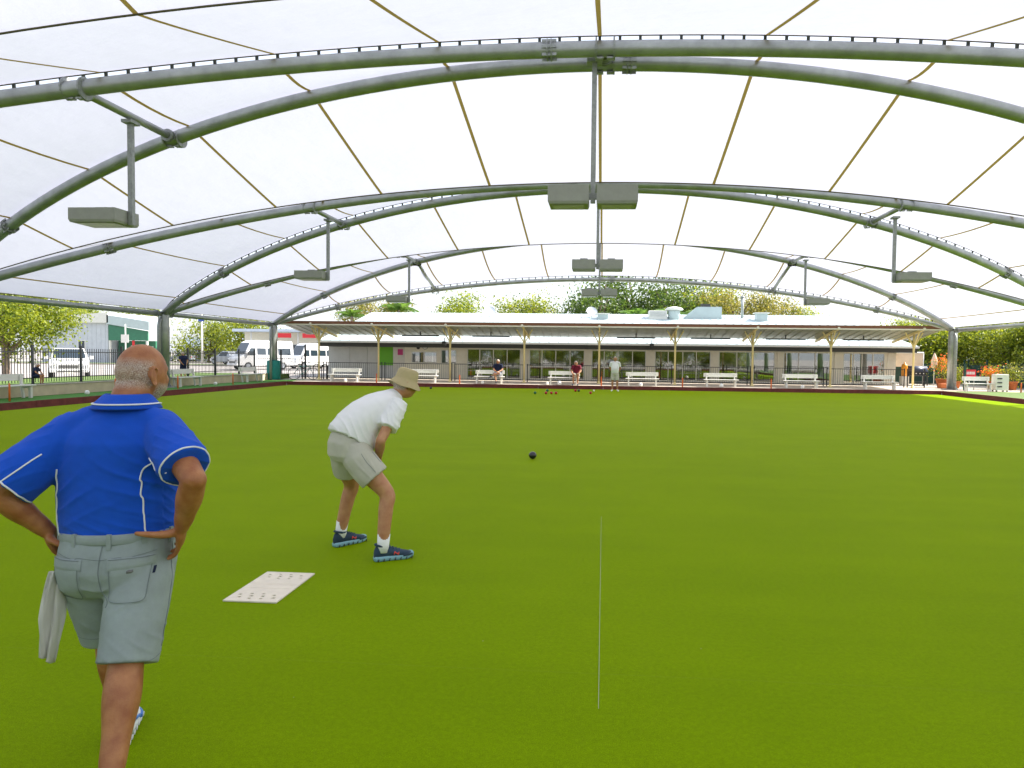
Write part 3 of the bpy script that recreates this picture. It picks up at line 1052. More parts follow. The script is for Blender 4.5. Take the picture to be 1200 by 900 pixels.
for (y, lab) in ((20.2, 'white bench against the low wall at the left edge'), (29.6, 'white bench right of the standing man, against the low wall'), (35.3, 'white bench by the teal-padded column against the low wall')):
    clone(bench0, lab, (-18.15, y, .157), R(90), None, (1.05, 1, 1.05))
# bench and cabinet at the right
clone(bench0, 'white bench beside the slatted cabinet on the right bank', (18.75, 36.85, .152), R(-4), None, (.75, 1, 1))
# scoring cabinet
t_ = thing('score_cabinet', 'cream slatted cabinet beside the bench on the right bank', 'cabinet', (19.75, 36.6, .155))
MB().box(19.45, 20.05, 36.5, 36.95, .22, 1.02, bev=.01).build('casing', M['cream'], t_)
for k in range(3):
    MB().box(19.5, 19.72, 36.47, 36.497, .38 + k * .2, .44 + k * .2).build('slot', M['dark'], t_)
for xx in (19.5, 20.0):
    for yy in (36.55, 36.9):
        MB().box(xx - .03, xx + .03, yy - .03, yy + .03, .155, .22).build('foot', M['dark'], t_)
# red sign with white marks
t_ = thing('red_sign', 'red sign with white marks behind the right-hand bench', 'sign', (18.9, 38.0, .155))
MB().box(18.58, 19.22, 37.98, 38.0, .70, 1.22).build('board', M['redsign'], t_)
for xx in (18.65, 19.15):
    MB().box(xx - .02, xx + .02, 38.001, 38.04, .155, 1.2).build('stake', M['galv2'], t_)
sm = MB()
for k, (xa, xb) in enumerate(((18.68, 18.75), (18.78, 18.86), (18.89, 18.96), (18.99, 19.05), (19.08, 19.15))):
    sm.box(xa, xb, 37.974, 37.979, .97, 1.11)
sm.build('lettering', M['white'], t_)
sm = MB().prism([(18.66, .80), (18.80, .74), (18.80, .78), (19.16, .78), (19.16, .83), (18.80, .83), (18.80, .87)], 37.974, 37.979)
sm.build('arrow', M['white'], t_)

# orange boundary pegs
PEG = [(-12.1, 36.9), (-9.9, 36.9), (-7.6, 36.9), (-.1, 36.9), (4.1, 36.9), (8.6, 36.9), (20.3, 35.9)]
PEGL = ['in front of the lime panel', 'behind the bowler in the hat', 'left of the navy-shirted man', 'at the foot of the centre post', 'in front of the middle glass door', 'at the foot of the third post from the right', 'right of the slatted cabinet']
for (x, y), lb in zip(PEG, PEGL):
    b = MB().lathe([(.035, .145), (.03, .6), (.005, .64)], 8, (x, y, 0))
    tag(b.build('boundary_peg', M['orange']), 'orange boundary peg ' + lb, 'peg', 'orange boundary pegs')
for (y, lb) in ((19.4, 'at the far left edge of the view'), (23.9, 'left of the blue-shirted man'), (27.6, 'right of the blue-shirted man'), (31.9, 'near the teal-padded column')):
    b = MB().lathe([(.028, .155), (.025, .66), (.005, .7)], 8, (-17.35, y, 0))
    tag(b.build('boundary_peg', M['orange']), 'orange boundary peg on the left bank ' + lb, 'peg', 'orange boundary pegs')
# white rink markers (low domes)
for (x, y, r_, lb) in ((-13.9, 37.15, .09, 'below the leftmost bench'), (-6.4, 37.1, .085, 'below the navy-shirted man'), (-2.95, 37.1, .08, 'left of the maroon-shirted man'), (-2.3, 37.0, .12, 'below the bench of the maroon-shirted man'), (1.95, 37.0, .10, 'below the bench right of the standing man'), (6.1, 37.0, .11, 'below the third bench from the right'), (10.2, 37.0, .10, 'below the second bench from the right')):
    b = MB().lathe([(r_ * .7, .145), (r_, .145 + r_ * .6), (r_ * .95, .145 + r_ * 1.2), (r_ * .6, .145 + r_ * 1.75), (r_ * .1, .145 + r_ * 1.95)], 14, (x, y, 0))
    tag(b.build('rink_marker', M['whiteball']), 'small white rink marker ' + lb, 'marker', 'white rink markers')
for (y, lb) in ((23.1, 'left of the blue-shirted man'), (31.2, 'right of the blue-shirted man')):
    b = MB().lathe([(.06, .155), (.08, .20), (.075, .25), (.05, .29), (.01, .30)], 14, (-17.8, y, 0))
    tag(b.build('rink_marker', M['whiteball']), 'white rink marker on the left bank ' + lb, 'marker', 'white rink markers')

# ------------------------------------------------------------------ bowls and mat
def bowl(x, y, r_, m, lab, cat='bowl', grp='bowls on the green'):
    t_ = thing('jack' if cat == 'jack' else 'bowl', lab, cat, (x, y, 0), 0, grp)
    P = []
    n = 20
    for i in range(1, n):
        a_ = math.pi * i / n
        P.append((r_ * math.sin(a_), r_ - r_ * .97 * math.cos(a_)))
    MB().lathe(P, 28, (x, y, 0)).build('ball', M[m], t_)
    if cat != 'jack' and r_ > .055:
        for sg in (-1, 1):
            MB().disc((x + sg * r_ * .965, y, r_), (1, 0, 0), r_ * .28, .004, 16).build('emblem_ring', M['dark'], t_)
    return t_
bowl(-1.12, 11.29, .0625, 'blackplastic', 'black bowl rolling alone in mid green')
for x, y, m_, lb in ((-2.95, 30.5, 'greenbowl', 'dark green bowl, leftmost of the far cluster'), (-2.48, 30.6, 'redbowl', 'red bowl, left of the three in a row'), (-2.25, 30.65, 'redbowl', 'red bowl, middle of the three in a row'), (-2.05, 30.7, 'redbowl', 'red bowl, right of the three in a row'), (-2.6, 32.8, 'greenbowl', 'dark green bowl behind the three red bowls'), (-1.30, 33.2, 'redbowl', 'red bowl touching a black one near the maroon-shirted man'), (-1.14, 33.0, 'blackplastic', 'black bowl touching a red one near the maroon-shirted man'), (-.55, 31.2, 'redbowl', 'lone red bowl left of the standing man'), (-8.3, 33.5, 'blackplastic', 'black bowl near the far ditch below the hat')):
    bowl(x, y, .062, m_, lb)
bowl(-.44, 33.6, .045, 'whiteball', 'small white jack left of the standing man', 'jack', 'jack')

mat_root = thing('bowling_mat', 'white rubber bowling mat with two rows of slots on the green', 'mat', (-2.335, 4.8, 0.001), 0)
b = MB()
# sheet with real holes: build as a fine grid leaving cells out
mw_, ml_ = .185, .315
holes = []
for yy in (-.215, .215):
    for k, (xx) in enumerate((-.125, -.045, .035, .115)):
        holes += [(xx - .012, yy + .048), (xx + .010, yy), (xx + .016, yy - .048)] if k in (1, 2) else [(xx - .006, yy + .026), (xx + .014, yy - .024)]
NX, NY = 60, 100
dx, dy = 2 * mw_ / NX, 2 * ml_ / NY
hs = set()
for (hx, hy) in holes:
    for i in range(NX):
        for j in range(NY):
            x, y = -mw_ + (i + .5) * dx, -ml_ + (j + .5) * dy
            if abs(x - hx) < .0125 and abs(y - hy) < .011:
                hs.add((i, j))
vid = {}
vv, ff = [], []
def gv(i, j, z):
    k = (i, j, z)
    if k not in vid:
        vid[k] = len(vv)
        vv.append((-mw_ + i * dx, -ml_ + j * dy, z))
    return vid[k]
T0, T1 = 0.001, 0.010
for i in range(NX):
    for j in range(NY):
        if (i, j) in hs:
            continue
        ff.append((gv(i, j, T1), gv(i + 1, j, T1), gv(i + 1, j + 1, T1), gv(i, j + 1, T1)))
        for (di, dj, e) in ((-1, 0, ((i, j + 1), (i, j))), (1, 0, ((i + 1, j), (i + 1, j + 1))), (0, -1, ((i, j), (i + 1, j))), (0, 1, ((i + 1, j + 1), (i, j + 1)))):
            ni, nj = i + di, j + dj
            if not (0 <= ni < NX and 0 <= nj < NY) or (ni, nj) in hs:
                (a0, a1), (b0, b1) = e
                ff.append((gv(a0, a1, T0), gv(b0, b1, T0), gv(b0, b1, T1), gv(a0, a1, T1)))
M['mat'] = mat('mat_rubber', (0.76, 0.68, 0.56), 0.7, var=0.08, scale=14, bump=0.2, bscale=60)
b.add(vv, ff)
b.build('mat_sheet', M['mat'], mat_root, False)
for yy in (-.05, .03, .055):
    MB().box(-mw_ * .9, mw_ * .9, yy - .004, yy + .004, T1, T1 + .0015).build('rib', M['mat'], mat_root, False)
# string marking the rink's centre line and faint chalk line
b = MB().box(-.0010, .0010, 3.29, 7.33, .0, .002)
tag(b.build('centre_string', mat('pale_string', (.50, .52, .36), .8)), 'thin white string marking the centre line on the green', 'string')
# ------------------------------------------------------------------ trees
def leaf_cloud(lobes, n, size, seed, shell=0.55, aspect=0.5, droop=0.0):
    """lobes: (x,y,z,rx,ry,rz). returns a mesh of small folded leaves in clumps"""
    g = np.random.default_rng(seed)
    wts = np.array([l[3] * l[4] * l[5] for l in lobes]) ** .67
    wts /= wts.sum()
    V, F = [], []
    ncl = max(12, n // 26)
    ci = g.choice(len(lobes), ncl, p=wts)
    for c in ci:
        l = lobes[c]
        d = g.normal(size=3)
        d /= np.linalg.norm(d)
        rr = shell + (1 - shell) * g.random() ** .6
        if g.random() < .12:
            rr *= 1.16
        ctr = np.array(l[:3]) + d * np.array(l[3:]) * rr
        k = int(26 * g.uniform(.5, 1.5))
        cs = size * g.uniform(1.6, 3.2)
        for _ in range(k):
            p = ctr + g.normal(size=3) * cs * np.array([1, 1, .7])
            nrm = g.normal(size=3) + d * .7 + np.array([0, 0, .5])
            nrm /= np.linalg.norm(nrm)
            t = np.cross(nrm, g.normal(size=3))
            t[2] -= droop
            t /= np.linalg.norm(t) + 1e-9
            s_ = np.cross(nrm, t)
            L_ = size * g.uniform(.7, 1.4)
            w_ = L_ * aspect
            b0 = len(V)
            V += [p - t * L_ * .5, p + s_ * w_ * .5 + nrm * L_ * .08, p + t * L_ * .5, p - s_ * w_ * .5 + nrm * L_ * .08]
            F += [(b0, b0 + 1, b0 + 2), (b0, b0 + 2, b0 + 3)]
    me = bpy.data.meshes.new('crown')
    me.from_pydata([tuple(v) for v in V], [], F)
    me.update()
    return me

def trunk_mesh(h, r_, limbs, seed, lean=(0, 0)):
    g = random.Random(seed)
    b = MB()
    pts = [(lean[0] * t + g.uniform(-.06, .06) * h * .12, lean[1] * t + g.uniform(-.06, .06) * h * .12, h * t) for t in (0, .2, .4, .6, .8, 1)]
    pts[0] = (0, 0, -.05)
    b.tube(pts, [r_ * 1.35, r_, r_ * .88, r_ * .75, r_ * .6, r_ * .35], 9)
    for (t, tx, ty, tz) in limbs:
        i = min(4, int(t * 5))
        s_ = Vector(pts[i]).lerp(Vector(pts[i + 1]), t * 5 - i)
        e = Vector((tx, ty, tz))
        m_ = s_.lerp(e, .5) + Vector((g.uniform(-.15, .15), g.uniform(-.15, .15), .12 * (e - s_).length))
        b.tube([s_, m_, e], [r_ * .5, r_ * .34, r_ * .12], 7)
    return b.mesh('trunk')

TREE_KINDS = {}
def tree_kind(key, h, r_, lobes, n, size, leaf, bark='bark', seed=1, shell=.5, aspect=.5):
    limbs = [(.45 + .5 * (i / max(1, len(lobes))), l[0] * .9, l[1] * .9, l[2]) for i, l in enumerate(lobes)]
    cr = leaf_cloud(lobes, n, size, seed, shell, aspect)
    cr.materials.append(M[leaf])
    tr = trunk_mesh(h, r_, limbs, seed)
    tr.materials.append(M[bark])
    TREE_KINDS[key] = (tr, cr)

def tree(key, label, loc, s=1.0, rz=0.0, name='tree', group=None, sz=None):
    t_ = thing(name, label, 'tree', loc, rz, group)
    t_.scale = (s, s, sz or s)
    tr, cr = TREE_KINDS[key]
    link('trunk', tr, None, t_, False)
    link('crown', cr, None, t_, False)
    return t_

def rlobes(n, R_, z0, z1, rr, seed):
    g = random.Random(seed)
    out = []
    for i in range(n):
        a_ = 2 * math.pi * i / n * 1.618 + g.uniform(-.3, .3)
        q = R_ * math.sqrt(g.random())
        z = g.uniform(z0, z1)
        s_ = rr * g.uniform(.75, 1.25)
        out.append((q * math.cos(a_), q * math.sin(a_), z, s_, s_, s_ * .75))
    return out
tree_kind('near', 2.6, .16, rlobes(17, 2.4, 1.9, 4.7, 1.05, 3), 15000, .15, 'leaf1', 'barkpale', 3)
tree_kind('round', 3.2, .22, rlobes(12, 2.0, 3.2, 5.6, 1.25, 5), 6500, .20, 'leaf1', 'bark', 5)
tree_kind('dark', 4.2, .28, rlobes(15, 2.6, 3.6, 7.8, 1.35, 8), 6500, .26, 'leaf2', 'bark', 8, .4)
tree_kind('gold', 4.0, .24, rlobes(14, 2.5, 3.2, 6.6, 1.2, 11), 6500, .22, 'leaf3', 'bark', 11, .4)
tree_kind('mid', 3.6, .22, rlobes(13, 2.2, 3.0, 6.0, 1.25, 14), 6500, .22, 'leaf4', 'bark', 14, .45)
tree_kind('bush', .5, .10, rlobes(10, 1.2, .7, 2.3, .75, 17), 6000, .13, 'leaf1', 'bark', 17, .45)
tree_kind('hedge', 2.2, .09, rlobes(14, 1.6, .7, 3.5, .9, 21), 11000, .15, 'leaf4', 'barkpale', 21, .4)
tree_kind('hedge2', 2.4, .09, rlobes(14, 1.6, .8, 3.6, .9, 23), 11000, .15, 'leaf1', 'barkpale', 23, .4)

# left of the car park
tree('near', 'leafy tree with reddish forked trunks beside the white pick-up', (-26.6, 29.6, .15), .98, 0.4)
tree('near', 'leafy tree at the very left edge behind the bench', (-26.2, 26.2, .15), .9, 2.2)
tree('bush', 'sunlit bushy tree behind the silver car, nearer the column', (-58, 100, .12), 2.5, 0)
tree('bush', 'sunlit bushy tree behind the silver car, second along', (-50.5, 98, .12), 2.6, 1.9)
tree('bush', 'yellow-green bush left of the blue roofed house', (-45.5, 99, .12), 2.0, 4)
tree('mid', 'tall tree on the road behind the green-fronted shed', (-76, 110, .12), 1.4, 1)
tree('mid', 'tall tree behind the grey shed', (-92, 118, .12), 1.5, 2)
tree('dark', 'dark tree behind the blue roofed house', (-44, 135, .12), 1.05, 3)
tree('mid', 'tree in the distance behind the shop', (-30, 120, .12), 1.0, 5)
# behind the clubhouse
tree('gold', 'thin yellowish tree left behind the clubhouse roof', (-21.5, 66, .12), .98, .6)
tree('round', 'round bright tree behind the middle of the roof', (-7.4, 69, .12), 1.2, 1.0)
tree('mid', 'low tree top behind the roof, between palm and round tree', (-13.8, 69, .12), 1.1, 2.0)
tree('dark', 'tall dark tree behind the centre of the roof', (-.8, 69, .12), 1.12, 0.3)
tree('dark', 'tall dark tree second from the centre behind the roof', (3.2, 73, .12), 1.28, 1.7)
tree('dark', 'tall dark tree third from the centre behind the roof', (7.0, 70, .12), 1.12, 2.9)
tree('mid', 'mid green tree behind the roof hood', (10.2, 72, .12), 1.28, .9)
tree('gold', 'golden tree behind the flue pipe', (12.8, 69, .12), 1.12, 2.1)
tree('gold', 'golden tree right of the flue pipe', (16.0, 70, .12), 1.02, 3.9)
tree('mid', 'low green tree behind the right end of the roof', (19.0, 70, .12), .92, 5.1)
tree('dark', 'dark tree far behind the golden trees', (9.0, 80, .12), 1.25, 4.1)
# hedge on the right
hx = [(20.8, 50.5, 'hedge', 1.0, 'behind the barbecue'), (22.9, 50.0, 'hedge2', 1.05, 'left of the far right column'), (25.0, 49.2, 'hedge', 1.05, 'behind the far right column'), (25.3, 46.4, 'hedge2', 1.05, 'behind the red sign'), (25.6, 43.6, 'hedge', 1.0, 'behind the slatted cabinet'), (25.9, 41.0, 'hedge2', 1.0, 'right of the cabinet'), (26.0, 38.2, 'hedge', 1.0, 'at the right edge'), (26.3, 35.2, 'hedge2', 1.05, 'beyond the right edge'), (28.0, 45.0, 'hedge', 1.2, 'in the second row, left'), (28.8, 40.5, 'hedge2', 1.2, 'in the second row, right'), (22.0, 54.0, 'hedge2', 1.1, 'farthest, beside the clubhouse end'), (24.2, 52.5, 'hedge', 1.15, 'in the second row, behind the far right column')]
for i, (x, y, k, s_, lb) in enumerate(hx):
    tree(k, 'tall bushy screening tree ' + lb, (x, y, .12), s_, i * 1.7, 'hedge_tree', 'screening trees along the right side')
# behind the camera: more of the same trees, seen mirrored in the glass doors
ORD = ['first', 'second', 'third', 'fourth', 'fifth', 'sixth', 'seventh', 'eighth', 'ninth', 'tenth', 'eleventh', 'twelfth', 'thirteenth', 'fourteenth']
for i in range(14):
    tree('hedge' if i % 2 else 'hedge2', 'bushy tree of the row behind the viewer, %s from the left' % ORD[i], (-18.5 + i * 2.85, -9 - (i % 3) * .7, .12), .95 + .1 * (i % 2), i * 1.3, 'hedge_tree', 'row of trees behind the viewer')

# palms: trunk and single fronds
def frond_mesh(L_, seed):
    g = random.Random(seed)
    b = MB()
    n = 14
    P = []
    for i in range(n + 1):
        t = i / n
        P.append(Vector((L_ * (t - .18 * t * t), 0, L_ * (.55 * t - .85 * t * t))))
    b.tube(P, [.03 * (1 - .8 * i / n) for i in range(n + 1)], 5)
    for i in range(2, n + 1):
        t = i / n
        for sd in (-1, 1):
            for q in range(2):
                p = P[i - 1].lerp(P[i], q * .5)
                ln = L_ * .32 * math.sin(math.pi * min(.97, .15 + t * .82)) + .08
                e = p + Vector((ln * .55, sd * ln, -ln * (.35 + g.uniform(0, .3))))
                wv = Vector((.045 * L_ / 2, 0, 0))
                b.add([p - wv, p + wv, e], [(0, 1, 2)])
    return b.mesh('frond')
FR = [frond_mesh(2.2, 1), frond_mesh(2.0, 2), frond_mesh(1.7, 3)]
for f_ in FR:
    f_.materials.append(M['palm'])
def palm(label, loc, h, s=1.0, n=12, lift=0.0):
    t_ = thing('palm_tree', label, 'palm', loc, 0, 'palms behind the clubhouse')
    b = MB().tube([(0, 0, -.05), (.04, .02, h * .35), (-.03, .03, h * .7), (0, 0, h)], [.16, .12, .11, .09], 10)
    b.build('trunk', M['barkpale'], t_, False)
    for i in range(n):
        o = link('frond', FR[i % 3], None, t_, False)
        o.location = (0, 0, h - .05)
        o.rotation_euler = (0, -.15 - .6 * (i % 3) / 2 - lift, i * 2.399)
        o.scale = (s, s, s)
    return t_
palm('palm with arching fronds left of the lamp pole behind the roof', (-18.9, 64, .12), 5.6, 1.1, 12)
palm('palm with bright fronds behind the air conditioner', (2.6, 60, .12), 4.7, .95, 12, .3)
palm('palm with bright fronds behind the mushroom ventilator', (5.6, 60, .12), 4.9, .9, 12, .3)
palm('palm with bright fronds behind the duct hood', (8.4, 61, .12), 5.0, .9, 12, .2)
palm('thin palm top at the left behind the roof', (-22.6, 62, .12), 4.9, .9, 10)

# ------------------------------------------------------------------ black picket fence along the car park
FX = -20.9
FYS = [12.1, 14.6, 17.0, 19.5, 21.9, 24.4, 26.8, 29.2, 31.7, 34.1, 36.6, 39.1, 40.9]
fence = thing('picket_fence', 'black metal picket fence along the car park', 'fence', (FX, 26, .42))
for y in FYS:
    MB().box(FX - .035, FX + .035, y - .035, y + .035, .40, 1.86).build('fence_post', M['black'], fence)
for i in range(len(FYS) - 1):
    for z in (.62, 1.58):
        MB().box(FX - .015, FX + .015, FYS[i] + .036, FYS[i + 1] - .036, z, z + .035).build('rail', M['black'], fence)
    bb = MB()
    n = 19
    for k in range(1, n):
        y = FYS[i] + (FYS[i + 1] - FYS[i]) * k / n
        bb.box(FX - .016, FX - .004 + .012, y - .006, y + .006, .48, 1.74)
    stuff(bb.build('pickets', M['black'], fence))
# its return along the far left corner
fence2 = thing('picket_fence', 'black metal picket fence closing the far left corner', 'fence', (-19.3, 41, .14))
FXS = [-20.9 + .08, -19.3, -17.8]
for x in FXS[1:]:
    MB().box(x - .04, x + .04, 40.96, 41.04, .14, 2.2 if x > -18 else 1.86).build('fence_post', M['black'], fence2)
for i in range(2):
    for z in (.4, 1.3):
        MB().box(FXS[i] + .041, FXS[i + 1] - .041, 40.985, 41.015, z, z + .035).build('rail', M['black'], fence2)
    bb = MB()
    for k in range(1, 13):
        x = FXS[i] + (FXS[i + 1] - FXS[i]) * k / 13
        bb.box(x - .008, x + .008, 40.97, 40.984, .2, 1.45)
    stuff(bb.build('pickets', M['black'], fence2))
# green mesh fence before the hedge at the right
fence3 = thing('mesh_fence', 'dark green mesh fence in front of the screening trees', 'fence', (23.4, 43, .14))
M['mesh'] = mat('green_mesh', (0.02, 0.06, 0.045), .7)
for i in range(7):
    y = 34.0 + i * 2.2
    MB().box(23.36, 23.44, y - .04, y + .04, .12, 1.75).build('fence_post', M['mesh'], fence3)
mb_ = MB()
for k in range(130):
    y = 34.0 + k * .1
    mb_.box(23.392, 23.398, y - .004, y + .004, .15, 1.55)
for k in range(12):
    z = .2 + k * .12
    mb_.box(23.40, 23.406, 34, 47.2, z - .004, z + .004)
stuff(mb_.build('mesh_wires', M['mesh'], fence3))
fence4 = thing('mesh_fence', 'dark green mesh fence across the end beside the barbecue', 'fence', (20.6, 47.4, .14))
for i in range(4):
    x = 18.0 + i * 1.75
    MB().box(x - .04, x + .04, 47.36, 47.44, .12, 1.75).build('fence_post', M['mesh'], fence4)
mb_ = MB()
for k in range(54):
    x = 18.0 + k * .1
    mb_.box(x - .004, x + .004, 47.392, 47.398, .15, 1.55)
for k in range(12):
    z = .2 + k * .12
    mb_.box(18.0, 23.3, 47.40, 47.406, z - .004, z + .004)
stuff(mb_.build('mesh_wires', M['mesh'], fence4))
# shade cloth tied along the end fence
MB().box(18.05, 23.2, 47.42, 47.425, .2, 1.45).build('shade_cloth', M['mesh'], fence4)
MB().box(23.41, 23.415, 34.1, 47.0, .2, 1.40).build('shade_cloth', M['mesh'], fence3)

# teal pad and slim post at the column feet
b = MB().lathe([(.36, .19), (.37, .25), (.36, 1.18), (.33, 1.24), (.24, 1.25)], 18, (CX - CW, COLS[4], 0))
tag(b.build('column_pad', M['teal']), 'teal padding wrapped round the foot of the far left column', 'pad')
b = MB().box(17.95 + .45, 17.95 + .55, 37.5, 37.6, .15, 1.5)
b.box(17.93 + .45, 17.97 + .55, 37.48, 37.62, 1.5, 1.53)
tag(b.build('green_post', M['mesh']), 'dark green square post in front of the far right column', 'post')

# ------------------------------------------------------------------ vehicles
def wheel_part(p, x, y, r_, w_, ax='x'):
    a = (1, 0, 0)
    o = MB().tube([(x - w_ / 2, y, r_), (x - w_ * .3, y, r_), (x + w_ * .3, y, r_), (x + w_ / 2, y, r_)], [r_ * .92, r_, r_, r_ * .92], 20).build('wheel', M['rubber'], p, False)
    MB().disc((x, y, r_), a, r_ * .58, w_ * 1.04, 16).build('rim', M['carsilver'], o, False)

def vehicle(name, label, cat, loc, rz, prof_, W_, glass, paint, wheels, front=True, grille=None, wr=.34):
    """prof_: list of (y, z, half_width) lower body outline stations lofted along y; local +y is the front"""
    t_ = thing(name, label, cat, loc, rz)
    b = MB()
    rings = []
    for (y, zb, zm, zt, wl, wt) in prof_:
        rings.append([(-wl, y, zb + .06), (-wl * .96, y, zb), (wl * .96, y, zb), (wl, y, zb + .06), (wl, y, zm), (wt, y, zt - .05), (wt * .9, y, zt), (-wt * .9, y, zt), (-wt, y, zt - .05), (-wl, y, zm)])
    b.rings(rings, True, False)
    body = b.build('body', M[paint], t_, False)
    for (pts, nm) in glass:
        MB().add(pts, [tuple(range(len(pts)))]).build(nm, M['carglass'], t_, False)
    for (x, y) in wheels:
        wheel_part(t_, x, y, wr, .22)
    return t_, body

def side_windows(list_, W_):
    out = []
    for (y0, y1, z0, z1, x0, x1, sl) in list_:
        for s_ in (-1, 1):
            out.append(([(s_ * x0, y0, z0), (s_ * x0, y1 + sl, z0), (s_ * x1, y1, z1), (s_ * x1, y0, z1)], 'side_window'))
    return out

# white pick-up facing the green
pu_prof = [(-2.4, .45, .95, 1.0, .82, .80), (-.7, .42, .95, 1.0, .90, .86), (-.55, .42, .98, 1.62, .90, .72), (.35, .40, 1.0, 1.66, .90, .72), (.95, .40, 1.02, 1.10, .90, .84), (2.1, .40, .92, 1.0, .88, .78), (2.42, .42, .78, .84, .80, .68)]
gl = [([(-.72, .99, 1.08), (.72, .99, 1.08), (.66, .42, 1.60), (-.66, .42, 1.60)], 'windscreen')]
gl[0] = ([(-.74, .93, 1.14), (.74, .93, 1.14), (.64, .40, 1.625), (-.64, .40, 1.625)], 'windscreen')
gl += side_windows([(-.5, .3, 1.08, 1.54, .905, .76, .2)], .9)
ute, bd = vehicle('pickup_truck', 'white pick-up parked nose to the fence beside the leafy tree', 'pick-up', (-29.2, 36.6, G0), R(180 + 38), pu_prof, 1.8, gl, 'carwhite', [(-.8, -1.5), (.8, -1.5), (-.8, 1.55), (.8, 1.55)])
MB().box(-.42, .42, 2.425, 2.45, .62, .78).build('grille', M['chrome'], ute, False)
MB().box(-.82, .82, 2.40, 2.52, .40, .56, bev=.02).build('bumper', M['carwhite'], ute, False)
MB().box(-.5, .5, 2.521, 2.53, .43, .5).build('bumper_slot', M['chrome'], ute, False)
for s_ in (-1, 1):
    MB().box(s_ * .64 - .14, s_ * .64 + .14, 2.36, 2.44, .64, .78, bev=.01).build('headlight', M['headlamp'], ute, False)
    MB().box(s_ * 1.0 - .1, s_ * 1.0 + .1, .72, .80, 1.08, 1.26, bev=.01).build('mirror', M['carwhite'], ute, False)
MB().box(-.2, .2, 2.531, 2.54, .34, .42).build('number_plate', M['cream'], ute, False)

# high-roofed white minibus and van
bus_prof = [(-2.7, .35, 1.2, 2.45, .95, .80), (-2.6, .35, 1.25, 2.62, .97, .82), (1.0, .35, 1.25, 2.66, .97, .82), (1.5, .35, 1.25, 2.45, .97, .82), (2.05, .36, 1.22, 1.38, .96, .86), (2.6, .38, 1.0, 1.08, .92, .80), (2.72, .42, .85, .92, .84, .74)]
gl = [([(-.80, 2.04, 1.41), (.80, 2.04, 1.41), (.76, 1.52, 2.42), (-.76, 1.52, 2.42)], 'windscreen')]
gl += side_windows([(1.05, 1.5, 1.3, 1.95, .972, .905, .35), (.05, .9, 1.35, 1.95, .975, .905, 0), (-1.0, -.1, 1.35, 1.95, .975, .905, 0), (-2.4, -1.15, 1.35, 1.95, .975, .905, 0)], .97)
bus, bd = vehicle('minibus', 'white high-roofed minibus with dark windscreen in the car park', 'minibus', (-31.3, 62.5, G0), R(180 - 34), bus_prof, 1.95, gl, 'carwhite', [(-.86, -1.6), (.86, -1.6), (-.86, 1.75), (.86, 1.75)], wr=.36)
MB().box(-.5, .5, 2.722, 2.74, .6, .76).build('grille', M['chrome'], bus, False)
for s_ in (-1, 1):
    MB().box(s_ * .68 - .13, s_ * .68 + .13, 2.6, 2.72, .72, .92, bev=.02).build('headlight', M['headlamp'], bus, False)
    MB().box(s_ * 1.1 - .08, s_ * 1.1 + .08, 1.75, 1.85, 1.3, 1.6, bev=.01).build('mirror', M['chrome'], bus, False)
MB().box(-.9, .9, 2.6, 2.8, .38, .55, bev=.03).build('bumper', M['carwhite'], bus, False)
clone(bus, 'white high-roofed van parked right of the minibus by the shop', (-29.2, 69.0, G0), R(180 - 34), None, (1, .9, .95))
bus['group'] = 'white vans in the car park'
# cars farther off
car_prof = [(-2.1, .34, .72, .86, .76, .70), (-1.9, .30, .80, .95, .82, .74), (-1.3, .28, .85, 1.0, .85, .76), (-.9, .28, .86, 1.40, .86, .60), (.2, .28, .86, 1.44, .86, .60), (.95, .28, .84, .95, .86, .74), (1.9, .30, .70, .78, .80, .68), (2.1, .34, .58, .66, .72, .6)]
gl = [([(-.62, .93, .98), (.62, .93, .98), (.54, .26, 1.41), (-.54, .26, 1.41)], 'windscreen'), ([(-.6, -1.27, 1.03), (.6, -1.27, 1.03), (.54, -.92, 1.38), (-.54, -.92, 1.38)], 'rear_window')]
gl += side_windows([(-.85, .15, .93, 1.33, .865, .66, .3)], .86)
car, bd = vehicle('car', 'silver car parked on the road right of the big column', 'car', (-66.5, 107, G0), R(82), car_prof, 1.7, gl, 'carsilver', [(-.78, -1.3), (.78, -1.3), (-.78, 1.3), (.78, 1.3)], wr=.31)
for s_ in (-1, 1):
    MB().box(s_ * .58 - .12, s_ * .58 + .12, -2.12, -2.05, .66, .80, bev=.01).build('tail_light', M['redlight'], car, False)
    MB().box(s_ * .56 - .12, s_ * .56 + .12, 1.98, 2.08, .58, .68, bev=.01).build('headlight', M['headlamp'], car, False)
clone(car, 'silver wagon parked left of the minibus', (-47.5, 86, G0), R(68), None, (1.05, 1.05, 1.18))
clone(car, 'pale blue car at the left edge behind the tree', (-35.5, 36.5, G0), R(30), None, 1.0)

# ------------------------------------------------------------------ buildings across the car park
sh = thing('shed', 'pale grey shed with white roof behind the pick-up', 'shed', (-66, 90, G0))
MB().box(-71.5, -62.6, 85, 97, G0, 5.2).build('wall', M['greyshed'], sh)
for k in range(15):
    MB().box(-71.4 + k * .6, -71.34 + k * .6, 84.97, 84.998, G0, 5.2).build('cladding_rib', M['greyshed'], sh)
MB().prism([(-72, 5.2), (-62.3, 5.2), (-62.3, 6.5), (-72, 5.9)], 84.6, 97.4).build('roof', M['white'], sh)
wn = MB().box(-66.6, -65.6, 84.93, 84.999, 1.7, 3.0).build('window', M['frame'], sh)
MB().box(-66.5, -66.14, 84.90, 84.929, 1.8, 2.9).build('pane', M['carglass'], wn)
MB().box(-66.06, -65.7, 84.90, 84.929, 1.8, 2.9).build('pane', M['carglass'], wn)
sh = thing('shed', 'green-fronted shed with pale roof next to the grey shed', 'shed', (-58, 90, G0))
